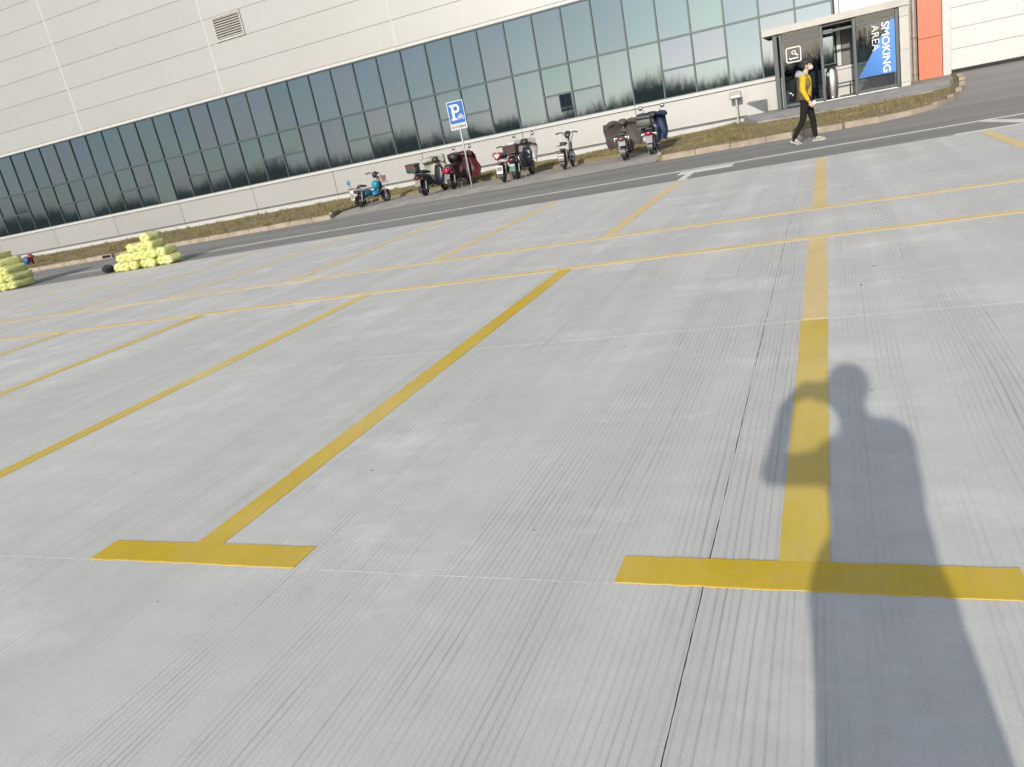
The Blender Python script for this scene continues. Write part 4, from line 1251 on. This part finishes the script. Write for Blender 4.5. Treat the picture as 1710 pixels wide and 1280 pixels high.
def crate(mat, y=-0.24, z=0.78, s=(0.36, 0.28, 0.22), fill=None):
    def f(root, d):
        mb = MB()
        for k in range(5):
            zz = z+s[2]*k/4.4
            for (a, b) in (((-1, -1), (1, -1)), ((1, -1), (1, 1)), ((1, 1), (-1, 1)), ((-1, 1), (-1, -1))):
                f_ = 0.46+0.05*k/4
                mb.tube([(a[0]*s[0]*f_, y+a[1]*s[1]*f_, zz), (b[0]*s[0]*f_, y+b[1]*s[1]*f_, zz)], 0.016, 6)
        for a in range(6):
            for sy in (-1, 1):
                xx = -s[0]*0.46+s[0]*0.92*a/5
                mb.tube([(xx, y+sy*s[1]*0.46, z), (xx*1.06, y+sy*s[1]*0.5, z+s[2])], 0.014, 6)
        mb.box((-s[0]*0.45, y-s[1]*0.45, z-0.005), (s[0]*0.45, y+s[1]*0.45, z+0.012))
        mb.box((-s[0]*0.46, y-s[1]*0.455, z+0.01), (s[0]*0.46, y-s[1]*0.44, z+s[2]*0.9)); mb.box((s[0]*0.44, y-s[1]*0.45, z+0.01), (s[0]*0.46, y+s[1]*0.45, z+s[2]*0.9))
        b = mb.build('basket', mat, root)
        mb = MB()
        for sx in (-0.1, 0.1): mb.tube([(sx, y+0.05, z), (sx, y+0.2, d['sz']-0.05)], 0.012, 6)
        mb.build('rack', M_CHROME, root)
    return f
def hoops(mat, z0=0.62, w=0.21):
    def f(root, d):
        mb = MB()
        for s in (-1, 1): mb.tube([(s*0.10, 0.10, 0.30), (s*w, -0.05, 0.36), (s*w, -0.22, z0), (s*w*0.9, -0.05, z0+0.08), (s*0.13, 0.25, z0)], 0.012, 8)
        mb.tube([(-w, -0.22, z0), (w, -0.22, z0)], 0.012, 8)
        mb.build('guard_bar', mat, root)
    return f
def front_guard(mat):
    def f(root, d):
        mb = MB()
        for s in (-1, 1): mb.tube([(s*0.12, d['L']-0.10, 0.30), (s*0.27, d['L']-0.12, 0.40), (s*0.28, d['L']-0.10, 0.72), (s*0.14, d['L']-0.08, 0.86)], 0.013, 8)
        mb.build('front_guard', mat, root)
    return f
def blob(name, mat, c, rad, seed=1, amp=0.1):
    def f(root, d):
        rr = random.Random(seed); mb = MB(); n, k = 16, 10
        ph = [rr.uniform(0, 6) for _ in range(4)]
        vs = []
        for i in range(k+1):
            t = math.pi*i/k
            for j in range(n):
                a = 2*math.pi*j/n
                q = 1+amp*(math.sin(3*a+ph[0]+t*2)+0.6*math.sin(5*t+ph[1]+a))
                vs.append((c[0]+rad[0]*math.sin(t)*math.cos(a)*q, c[1]+rad[1]*math.sin(t)*math.sin(a)*q, c[2]+rad[2]*math.cos(t)*q))
        mb.add(vs, [(i*n+j, (i+1)*n+j, (i+1)*n+(j+1) % n, i*n+(j+1) % n) for i in range(k) for j in range(n)], 0, True)
        mb.build(name, mat, root)
    return f
def heart(mat):
    def f(root, d):
        mb = MB(); n = 30
        def hp(t, s): return (s*0.0095*16*math.sin(t)**3, s*0.0095*(13*math.cos(t)-5*math.cos(2*t)-2*math.cos(3*t)-math.cos(4*t)))
        rings = []
        for s, y in ((0.3, -0.33), (0.8, -0.325), (1.0, -0.28), (0.8, -0.235), (0.3, -0.23)):
            rings.append([(-0.03+hp(2*math.pi*k/n, s)[0], y, 0.80+hp(2*math.pi*k/n, s)[1]) for k in range(n)])
        mb.loft(rings); h = mb.build('heart_cushion', mat, root)
        mb = MB(); rings = []
        for s, y in ((0.55, -0.338), (0.5, -0.345)): rings.append([(-0.03+hp(2*math.pi*k/n, s)[0], y, 0.80+hp(2*math.pi*k/n, s)[1]) for k in range(n)])
        mb.loft(rings); mb.build('heart_print', plain('pale_pink', (0.62, 0.42, 0.36), 0.7), h)
    return f
def back_pad(mat, c, r):
    def f(root, d):
        mb = MB(); mb.tube([(c[0], c[1]+0.05, c[2]-0.22), (c[0], c[1], c[2])], 0.014, 6); mb.lathe([(0, -0.03), (r*0.8, -0.025), (r, 0.0), (r*0.8, 0.025), (0, 0.03)], c, 'Y', 16); mb.build('back_pad', mat, root)
    return f
M_PL_W = plain('plate_white', (0.36, 0.36, 0.34), 0.5); M_PL_G = plain('plate_grey', (0.13, 0.13, 0.145), 0.5)
M_PL_GR = plain('plate_green', (0.06, 0.13, 0.095), 0.5); M_PL_M = plain('plate_maroon', (0.075, 0.035, 0.037), 0.5)
M_INK = plain('plate_ink', (0.08, 0.09, 0.085), 0.6); M_INKW = plain('plate_ink_white', (0.62, 0.60, 0.58), 0.6)
M_NAVY = plain('navy_paint', (0.008, 0.009, 0.02)); M_TEAL = plain('teal_paint', (0.006, 0.075, 0.14)); M_CYAN = plain('cyan_cloth', (0.006, 0.18, 0.28), 0.5)
M_CRIM = plain('crimson_paint', (0.24, 0.006, 0.03), 0.3); M_MAROON = plain('maroon_quilt', (0.065, 0.01, 0.017), 0.5); M_DKMAR = plain('dark_maroon_paint', (0.03, 0.010, 0.014))
M_IVORY = plain('ivory_quilt', (0.30, 0.295, 0.25), 0.6); M_SILV = plain('silver_quilt', (0.27, 0.262, 0.24), 0.45); M_BROWNQ = plain('brown_quilt', (0.062, 0.05, 0.045), 0.75)
M_BLUEQ = plain('blue_quilt', (0.012, 0.024, 0.062), 0.6); M_DKGRN = plain('dark_box', (0.035, 0.037, 0.033), 0.5); M_PURP = plain('purple_blue_paint', (0.022, 0.022, 0.075)); M_BRPL = plain('brown_plastic', (0.06, 0.035, 0.033), 0.5)
PZ = 0.127
scooter((-14.50, 22.62, PZ), -22, 3, 'small blue electric scooter with cyan bag, leftmost in the row', M_BLACK, r=0.20, w=0.09, L=1.06, seat_z=0.66, bar_z=0.98, small=True, mirrors=False, tail=None, plate=('tall', M_PL_W, (0.05, 0.0, -0.05), M_INK), plate_z=0.40,
        extras=(blob('cyan_bag', M_CYAN, (0.02, 0.70, 0.62), (0.15, 0.13, 0.15), 3, 0.05), blob('blue_bundle', plain('blue_cloth', (0.008, 0.10, 0.22), 0.5), (0.0, 0.62, 0.36), (0.18, 0.2, 0.11), 6, 0.06), blob('blue_side', M_TEAL, (0, 0.30, 0.42), (0.12, 0.22, 0.12), 14, 0.04), back_pad(plain('teal_pad', (0.02, 0.20, 0.24), 0.4), (-0.10, -0.28, 0.86), 0.085),
                crate(plain('pale_pink_basket', (0.36, 0.27, 0.25), 0.6), y=1.0, z=0.70, s=(0.26, 0.2, 0.17)),
                lambda root, d: MB().rbox((0, -0.305, 0.585), (0.19, 0.02, 0.11), None, 0, 0.004).build('white_label', M_SIGNW, root)))
scooter((-12.08, 22.66, PZ), -8, 2, 'navy scooter with black top box and ivory wind cover', M_NAVY, mirrors=False, tail=(0.10, 0.02, 0.02), plate=('tall', plain('plate_pale', (0.17, 0.155, 0.14), 0.5), (), None), plate_z=0.46,
        extras=(top_box(M_DKGRN, plain('red_strip', (0.22, 0.03, 0.03), 0.3), x=-0.05, y=-0.34, z=0.79), wind_cover(M_IVORY, 0.44, 0.30, 1.16, 0.22, 0.03, 0.0), blob('ivory_sleeve', M_IVORY, (0.36, 0.78, 1.10), (0.09, 0.12, 0.09), 9, 0.08)))
scooter((-11.42, 23.45, PZ), -6, 3, 'crimson scooter under a maroon wind cover, below the parking sign', M_DKMAR, tail=(0.30, 0.005, 0.03), plate=('low', M_PL_G, (), None), plate_z=0.44, cowl=M_DKMAR,
        extras=(wind_cover(M_MAROON, 0.50, 0.52, 1.12, 0.28, 0.12, -0.02, 0.07, 0.05), blob('crimson_tail', M_CRIM, (0, -0.22, 0.66), (0.17, 0.18, 0.09), 2, 0.03), hoops(M_BLACK, 0.60, 0.20), blob('dark_bag', M_BLACK, (-0.22, 0.62, 0.98), (0.16, 0.14, 0.13), 5, 0.06)))
scooter((-9.16, 22.34, PZ), 3, 4, 'small dark maroon electric bike with a red heart cushion', M_DKMAR, r=0.21, w=0.08, L=1.05, seat_z=0.72, bar_z=0.98, small=True, mirrors=False, tail=(0.16, 0.02, 0.03), plate=('tall', M_PL_W, (0.055, 0.015, -0.025, -0.065), M_INK), plate_z=0.40,
        extras=(heart(plain('red_heart', (0.22, 0.022, 0.03), 0.6)), blob('seat_cover', M_DKGRN, (0.02, 0.14, 0.80), (0.15, 0.16, 0.07), 4, 0.05)))
scooter((-8.86, 22.74, PZ), -3, 2, 'purple scooter with a green plate, brown basket and silver wind cover', M_NAVY, tail=(0.12, 0.02, 0.02), plate=('tall', M_PL_GR, (0.07,), M_INKW), plate_z=0.38,
        extras=(crate(M_BRPL, y=-0.20, z=0.80, s=(0.40, 0.30, 0.24)), blob('pale_bag', plain('pale_cloth', (0.36, 0.355, 0.34), 0.7), (0.02, -0.18, 1.07), (0.17, 0.13, 0.075), 8, 0.08), wind_cover(M_SILV, 0.36, 0.24, 1.12, 0.46, 0.10, 0.0), hoops(M_CHROME, 0.66, 0.22), front_guard(M_CHROME), blob('purple_fender', M_PURP, (0, -0.20, 0.60), (0.13, 0.17, 0.10), 12, 0.03)))
scooter((-7.47, 23.20, PZ), 2, 4, 'small bare black electric bike with a maroon plate and upright handlebar', M_BLACK, r=0.20, w=0.07, L=0.98, seat_z=0.74, bar_z=1.02, small=True, mirrors=False, tail=None, plate=('tall', M_PL_M, (0.06, -0.02, -0.06), M_INKW), plate_z=0.40,
        extras=(blob('grey_parcel', plain('grey_cloth', (0.20, 0.20, 0.18), 0.7), (0.04, 0.86, 0.34), (0.10, 0.12, 0.14), 7, 0.07),))
scooter((-5.42, 22.46, PZ), 9, 1, 'scooter wrapped in a wide dark brown quilted wind cover', plain('brown_paint', (0.07, 0.055, 0.05)), r=0.225, mirrors=False, tail=(0.13, 0.045, 0.025), plate=('low', M_PL_G, (), None), plate_z=0.50, cowl=M_BROWNQ,
        extras=(wind_cover(M_BROWNQ, 0.56, 0.46, 1.08, 0.34, 0.04, -0.12, 0.06, 0.22), hoops(M_CHROME, 0.64, 0.20), front_guard(M_CHROME), blob('purple_bundle', plain('purple_cloth', (0.04, 0.022, 0.05), 0.6), (0.12, 0.62, 0.30), (0.16, 0.2, 0.14), 3, 0.06)))
scooter((-4.72, 22.90, PZ), 4, 2, 'scooter with blue wind cover and dark top box, rightmost in the row', plain('dark_blue_paint', (0.015, 0.025, 0.06)), r=0.22, bar_z=1.06, tail=(0.30, 0.01, 0.015), plate=('tall', plain('plate_slate', (0.11, 0.11, 0.13), 0.5), (), None), plate_z=0.46,
        extras=(top_box(M_DKGRN, None, x=-0.10, y=-0.24, z=0.80, s=(0.46, 0.36, 0.30)), wind_cover(M_BLUEQ, 0.34, 0.28, 1.16, 0.34, 0.10, 0.0, 0.05), hoops(M_CHROME, 0.60, 0.20), front_guard(M_CHROME)))
# ================================================================== people
def figure(name, bones, mats, voxel=0.009, parent=None, loc=(0, 0, 0), rz=0.0):
    """one continuous body grown round bones: (a, b, radius a, radius b, material, squash)"""
    bm = bmesh.new()
    for (a, b, ra, rb, mi, *_q) in bones:
        a = Vector(a); b = Vector(b)
        d = b-a
        for p, r in ((a, ra), (b, rb)):
            bmesh.ops.create_icosphere(bm, subdivisions=2, radius=r, matrix=Matrix.Translation(p))
        if d.length > 1e-4:
            M = Matrix.Translation((a+b)/2) @ d.to_track_quat('Z', 'Y').to_matrix().to_4x4()
            bmesh.ops.create_cone(bm, cap_ends=True, segments=16, radius1=ra, radius2=rb, depth=d.length, matrix=M)
    me = bpy.data.meshes.new(name); bm.to_mesh(me); bm.free()
    o = bpy.data.objects.new(name, me); COL.objects.link(o)
    md = o.modifiers.new('r', 'REMESH'); md.mode = 'VOXEL'; md.voxel_size = voxel
    ms = o.modifiers.new('s', 'SMOOTH'); ms.factor = 0.5; ms.iterations = 3
    bpy.context.view_layer.update()
    out = bpy.data.meshes.new_from_object(o.evaluated_get(DG()))
    bpy.data.objects.remove(o)
    out.materials.clear()
    for m in mats: out.materials.append(m)
    segs = [(Vector(b[0]), Vector(b[1]), b[2], b[3], b[4]) for b in bones]
    for p in out.polygons:
        c = p.center; best = 1e9; mi = 0
        for a, b, ra, rb, m in segs:
            d = b-a; L2 = d.length_squared
            t = 0 if L2 < 1e-9 else max(0, min(1, (c-a).dot(d)/L2))
            q = (c-(a+d*t)).length-(ra+(rb-ra)*t)
            if q < best: best = q; mi = m
        p.material_index = mi; p.use_smooth = True
    r = bpy.data.objects.new(name, out); r.location = loc; r.rotation_euler = (0, 0, rz)
    return link(r, parent)

def hand_bones(wrist, tip_dir, palm_n, side, mi, curl=0.5, s=1.0):
    """palm, four bent fingers and a thumb; tip_dir along the fingers, palm_n out of the palm"""
    w = Vector(wrist); t = Vector(tip_dir).normalized(); n = Vector(palm_n).normalized(); x = t.cross(n).normalized()*side
    out = []
    for k in range(4):
        base = w+t*0.085*s+x*(0.030-0.020*k)*s
        out.append((w+x*(0.014-0.010*k)*s, base, 0.017*s, 0.0125*s, mi))
        ln = (0.040, 0.046, 0.043, 0.034)[k]*s
        d1 = (t*math.cos(curl*0.7)+n*math.sin(curl*0.7)); d2 = (t*math.cos(curl*1.7)+n*math.sin(curl*1.7))
        m1 = base+d1*ln; m2 = m1+d2*ln*0.9
        out.append((base, m1, 0.0105*s, 0.0095*s, mi)); out.append((m1, m2, 0.0095*s, 0.008*s, mi))
    tb = w+t*0.025*s+x*0.028*s
    m1 = tb+(x*0.7+t*0.6+n*0.35).normalized()*0.038*s; m2 = m1+(t*0.8+n*0.6).normalized()*0.032*s
    out.append((tb, m1, 0.0145*s, 0.0115*s, mi)); out.append((m1, m2, 0.011*s, 0.009*s, mi))
    return out
SKIN = simple('skin', (0.50, 0.29, 0.21), 0.55, 0, 0.06)
YELW = simple('mustard_sleeves', (0.42, 0.285, 0.010), 0.85, 0, 0.12, 12, 0.3, 60)
TROU = simple('black_trousers', (0.013, 0.0115, 0.0115), 0.9, 0, 0.2, 10, 0.3, 50, 0.15)
HAIR = simple('black_hair', (0.018, 0.014, 0.012), 0.6, 0, 0.3, 40, 0.6, 90)
VEST = simple('brown_vest', (0.085, 0.062, 0.042), 0.9, 0, 0.18, 9, 0.4, 40, 0.2)
HOOD = simple('grey_hood', (0.25, 0.25, 0.275), 0.85, 0, 0.1, 12, 0.3, 50)
SHOE = simple('pale_shoe', (0.28, 0.265, 0.24), 0.8, 0, 0.25, 20)
SHOED = simple('dark_shoe_panel', (0.05, 0.05, 0.055), 0.7, 0, 0.2, 20)
SOLE = simple('white_sole', (0.36, 0.35, 0.32), 0.7)
MASKM = simple('white_mask', (0.5, 0.5, 0.51), 0.8, 0, 0.03)
# ---- walker: local +X is the way he goes, camera sees his right side (-Y)
wk = empty('person', (-0.44, 19.32, -0.006), R_(-4))
tag(wk, 'person in mustard sleeves and brown vest walking past with a backpack', 'person')
bones = [
    ((0, -.06, .93), (0, .06, .93), .125, .125, 2), ((0, 0, .95), (.005, 0, 1.10), .13, .125, 0), ((.005, 0, 1.08), (.0, 0, 1.32), .14, .15, 0),
    ((0, -.10, 1.36), (0, .10, 1.36), .095, .095, 0), ((.0, 0, 1.38), (.04, 0, 1.50), .075, .055, 1), ((.04, 0, 1.48), (.065, 0, 1.56), .05, .05, 1),
    # head and face
    ((.075, 0, 1.625), (.080, 0, 1.655), .092, .094, 1), ((.115, 0, 1.585), (.125, 0, 1.60), .058, .055, 1), ((.160, 0, 1.625), (.180, 0, 1.606), .012, .014, 1), ((.08, -.085, 1.61), (.075, -.09, 1.64), .018, .02, 1), ((.08, .085, 1.61), (.075, .09, 1.64), .018, .02, 1),
    # rear leg (near), forward leg (far)
    ((-.005, -.085, .90), (-.075, -.095, .50), .098, .068, 2), ((-.075, -.095, .50), (-.285, -.10, .155), .066, .052, 2), ((-.285, -.10, .155), (-.295, -.10, .11), .052, .05, 2),
    ((.02, .085, .90), (.115, .085, .49), .098, .068, 2), ((.115, .085, .49), (.145, .085, .11), .066, .055, 2),
    # near arm
    ((-.005, -.178, 1.375), (-.025, -.235, 1.13), .080, .066, 0), ((-.025, -.235, 1.13), (.072, -.24, .915), .064, .045, 0), ((.075, -.235, .905), (.095, -.235, .87), .028, .026, 1),
    # far arm
    ((.0, .175, 1.385), (-.03, .215, 1.13), .066, .052, 0), ((-.03, .215, 1.13), (.02, .215, .90), .052, .038, 0), ((.02, .215, .90), (.03, .215, .87), .028, .026, 1),
]
bones += hand_bones((.10, -.235, .862), (.55, 0, -.83), (.2, 1, .1), -1, 1, 0.75)
bones += hand_bones((.032, .215, .862), (.3, 0, -.95), (.2, -1, .1), 1, 1, 0.6)
body = figure('body', bones, [YELW, SKIN, TROU], 0.0085, wk)
# vest: open shell round the trunk
mb = MB()
def vest(u, v, off=0.0):
    a = R_(64+232*u)                       # gap at the front (+X)
    z = 0.93+0.50*v
    flare = 0.02*(1-v)
    rx = 0.172+flare-0.035*smoothstep(0.75, 1.0, v); ry = 0.19+flare-0.02*smoothstep(0.8, 1, v)
    if 0.55 < v and abs(abs(math.degrees(a)-180)-90) < 26: ry *= 1-0.10*smoothstep(0.55, 0.8, v)
    w = 0.006*math.sin(9*a+z*14)
    return ((rx+off+w)*math.cos(a)+0.0, (ry+off+w)*math.sin(a), z)
mb.grid(vest, 40, 16); mb.grid(lambda u, v: vest(1-u, v, -0.018), 40, 16)
for seq in ([(i/40, 0) for i in range(41)], [(i/40, 1) for i in range(41)], [(0, j/16) for j in range(17)], [(1, j/16) for j in range(17)]):
    A = [vest(*s_) for s_ in seq]; Bq = [vest(s_[0], s_[1], -0.018) for s_ in seq]; k = len(A)
    mb.add(A+Bq, [(i, i+1, k+i+1, k+i) for i in range(k-1)], 0, True)
mb.build('vest', VEST, wk)
# hood bunched round the neck
mb = MB()
for j in range(3):
    pts = [(-.01+(.105+.012*j)*math.cos(R_(50+26*i)), (.115+.01*j)*math.sin(R_(50+26*i)), 1.47-0.03*j+0.035*math.cos(R_(26*i-130))) for i in range(11)]
    mb.tube(pts, [.02+.028*math.sin(math.pi*i/10) for i in range(11)], 10)
mb.ball((-.115, 0, 1.45), (.07, .13, .085))
mb.build('hood', HOOD, wk)
# hair: cap of tufts
mb = MB(); rr = random.Random(6)
mb.ball((.058, 0, 1.682), (.115, .108, .09), 0, 18, 12)
mb.ball((.02, 0, 1.63), (.075, .095, .085), 0, 14, 9)
for i in range(150):
    a = rr.uniform(0, 6.283); t = rr.uniform(0.0, 1.75)
    p = Vector((.062+.108*math.sin(t)*math.cos(a), .10*math.sin(t)*math.sin(a), 1.672+.086*math.cos(t)))
    if p.x > .13 and p.z < 1.665: continue
    q = p+Vector((rr.uniform(-.01, .035), rr.uniform(-.02, .02), rr.uniform(-.045, .012)))+(p-Vector((.062, 0, 1.66)))*0.18
    mb.tube([p, (p+q)/2+Vector((0, 0, .006)), q], [.014, .010, .003], 5)
mb.build('hair', HAIR, wk)
mb = MB(); mb.spine([(0, 0, .01, .01), (0, .001, .01, .01)])
mb = MB()
def mk(u, v):
    a = R_(-78+156*u); z = 1.53+0.075*v
    r = 0.070+0.012*math.sin(math.pi*v)
    return (.108+(r+0.012*math.cos(a))*math.cos(a), r*1.18*math.sin(a), z)
mb.grid(mk, 16, 8); mb.grid(lambda u, v: tuple(Vector(mk(1-u, v))-Vector((.004, 0, 0))), 16, 8)
for s in (-1, 1): mb.tube([(.125, s*.080, 1.61), (.08, s*.098, 1.645)], .003, 5)
mb.build('face_mask', MASKM, wk)
mb = MB()
for s in (-1, 1): mb.ball((.158, s*.034, 1.648), (.009, .014, .007), 0, 8, 6)
mb.build('eyes', simple('eye_dark', (0.02, 0.015, 0.012), 0.3), wk)
def shoe(name, x, y, pitch):
    M = Matrix.Translation((x, y, 0)) @ Matrix.Rotation(R_(pitch), 4, 'Y')
    mb = MB()
    rings = []
    for (px_, hw, z0, z1) in ((-.085, .025, .02, .085), (-.07, .038, .018, .12), (-.02, .042, .018, .125), (.05, .045, .018, .095), (.12, .048, .018, .07), (.17, .038, .018, .055), (.19, .015, .022, .04)):
        rings.append([(px_, hw*math.cos(2*math.pi*k/12), (z0+z1)/2+(z1-z0)/2*math.sin(2*math.pi*k/12)) for k in range(12)])
    mb.loft(rings); mb.v = [(M @ Vector(v))[:] for v in mb.v]
    s_ = mb.build(name, SHOE, wk)
    mb = MB(); rings = []
    for (px_, hw) in ((-.09, .028), (-.07, .042), (.05, .050), (.12, .053), (.17, .043), (.195, .018)):
        rings.append([(px_, hw, 0), (px_, hw, .024), (px_, -hw, .024), (px_, -hw, 0)])
    mb.loft(rings, 0, True, False); mb.v = [(M @ Vector(v))[:] for v in mb.v]; mb.build('sole', SOLE, s_)
    mb = MB(); mb.rbox((-.045, 0, .085), (.075, .088, .05), None, 0, .012, 2); mb.v = [(M @ Vector(v))[:] for v in mb.v]; mb.build('heel_panel', SHOED, s_)
shoe('shoe', .165, .085, 0)
M0 = shoe('shoe', -.30, -.10, 28)
for ch in wk.children:
    if ch.name.startswith('shoe') and ch.location.z == 0 and ch.name != 'shoe': ch.location = (0.0, 0, 0.035)
# backpack on his back, phone in his hand
bp = empty('backpack', tuple(wk.location), wk.rotation_euler.z); tag(bp, 'black and navy backpack on the walking person', 'backpack')
mb = MB(); mb.rbox((-.245, 0, 1.16), (.17, .30, .46), Matrix.Rotation(R_(6), 3, 'Y'), 0, .07, 3); mb.build('main_bag', simple('backpack_black', (0.010, 0.010, 0.013), 0.8, 0, .2, 10, .3, 50, 0.2), bp)
mb = MB(); mb.rbox((-.335, 0, 1.07), (.07, .24, .24), Matrix.Rotation(R_(6), 3, 'Y'), 0, .03, 3); mb.build('front_pocket', simple('backpack_navy', (0.015, 0.018, 0.04), 0.75, 0, .2), bp)
mb = MB(); mb.box((-.30, -.154, 1.10), (-.26, -.149, 1.125)); mb.box((-.25, -.154, 1.06), (-.225, -.149, 1.085)); mb.build('badge', M_SIGNW, bp)
mb = MB()
for s in (-1, 1): mb.tube([(-.19, s*.10, 1.38), (-.06, s*.115, 1.475), (.07, s*.12, 1.42), (.12, s*.13, 1.25), (.03, s*.19, 1.05), (-.15, s*.13, .98)], .016, 8)
mb.build('strap', M_BLACK, bp)
ph_ = MB(); ph_.rbox((.165, -.215, .815), (.075, .012, .145), Matrix.Rotation(R_(58), 3, 'Y'), 0, .004); ph_.v = [(Matrix.Rotation(wk.rotation_euler.z, 3, 'Z') @ Vector(v))[:] for v in ph_.v]
tag(ph_.build('mobile_phone', M_SIGNW, None, tuple(wk.location)), 'white mobile phone in the hand of the walking person', 'phone')

# ---- the photographer, standing behind the lens; only the shadow reaches the picture
pg = empty('person', (0.115, -0.30, 0.0), R_(90))
tag(pg, 'person taking the photograph, whose long shadow falls across the concrete', 'person')
COAT = simple('dark_coat', (0.03, 0.032, 0.04), 0.85, 0, .2)
# local +X looks to the yard, +Y is their left (world -X)
bones = [
    ((0, -.065, .92), (0, .065, .92), .135, .135, 0), ((0, -.03, .93), (0, -.03, 1.25), .15, .155, 0), ((0, -.06, .68), (0, .03, .68), .155, .155, 0), ((0, -.06, .68), (0, -.055, .95), .155, .135, 0), ((0, .03, .68), (0, .05, .95), .155, .135, 0),
    ((0, -.115, 1.355), (0, .09, 1.28), .09, .085, 0), ((0, -.02, 1.26), (.01, -.01, 1.42), .13, .07, 0), ((.01, 0, 1.42), (.03, 0, 1.51), .062, .060, 1),
    ((.03, 0, 1.585), (.03, 0, 1.625), .093, .097, 2), ((.07, 0, 1.54), (.08, 0, 1.56), .06, .056, 1), ((.125, 0, 1.59), (.14, 0, 1.57), .013, .014, 1),
    ((0, -.085, .90), (.02, -.09, .50), .11, .075, 3), ((.02, -.09, .50), (0, -.09, .09), .07, .055, 3), ((0, .085, .90), (.02, .09, .50), .11, .075, 3), ((.02, .09, .50), (0, .09, .09), .07, .055, 3),
    ((-.03, -.09, .05), (.17, -.10, .04), .05, .045, 3), ((-.03, .09, .05), (.17, .10, .04), .05, .045, 3),
    # left arm: elbow out, hand up at the phone
    ((0, .13, 1.262), (.06, .322, 1.228), .060, .050, 0), ((.06, .322, 1.228), (.19, .282, 1.44), .046, .036, 0), ((.19, .282, 1.44), (.20, .260, 1.475), .03, .026, 1),
    # right arm folded close
    ((0, -.14, 1.355), (.10, -.13, 1.13), .075, .06, 0), ((.10, -.13, 1.13), (.21, .03, 1.37), .058, .042, 0), ((.21, .03, 1.37), (.215, .045, 1.40), .03, .028, 1),
]
bones += hand_bones((.205, .250, 1.488), (.12, -.85, .2), (.6, -.6, -.2), 1, 1, 0.8)
bones += hand_bones((.218, .05, 1.405), (.15, .45, .6), (.6, .6, -.2), -1, 1, 0.8)
figure('body', bones, [COAT, SKIN, HAIR, TROU], 0.011, pg)
mb = MB(); mb.rbox((0.03, -0.055, 1.46), (0.15, 0.008, 0.073), Matrix.Rotation(R_(11), 3, 'Y'), 0, .003); tag(mb.build('mobile_phone', M_BLACK), 'phone held up by the person taking the photograph', 'phone')
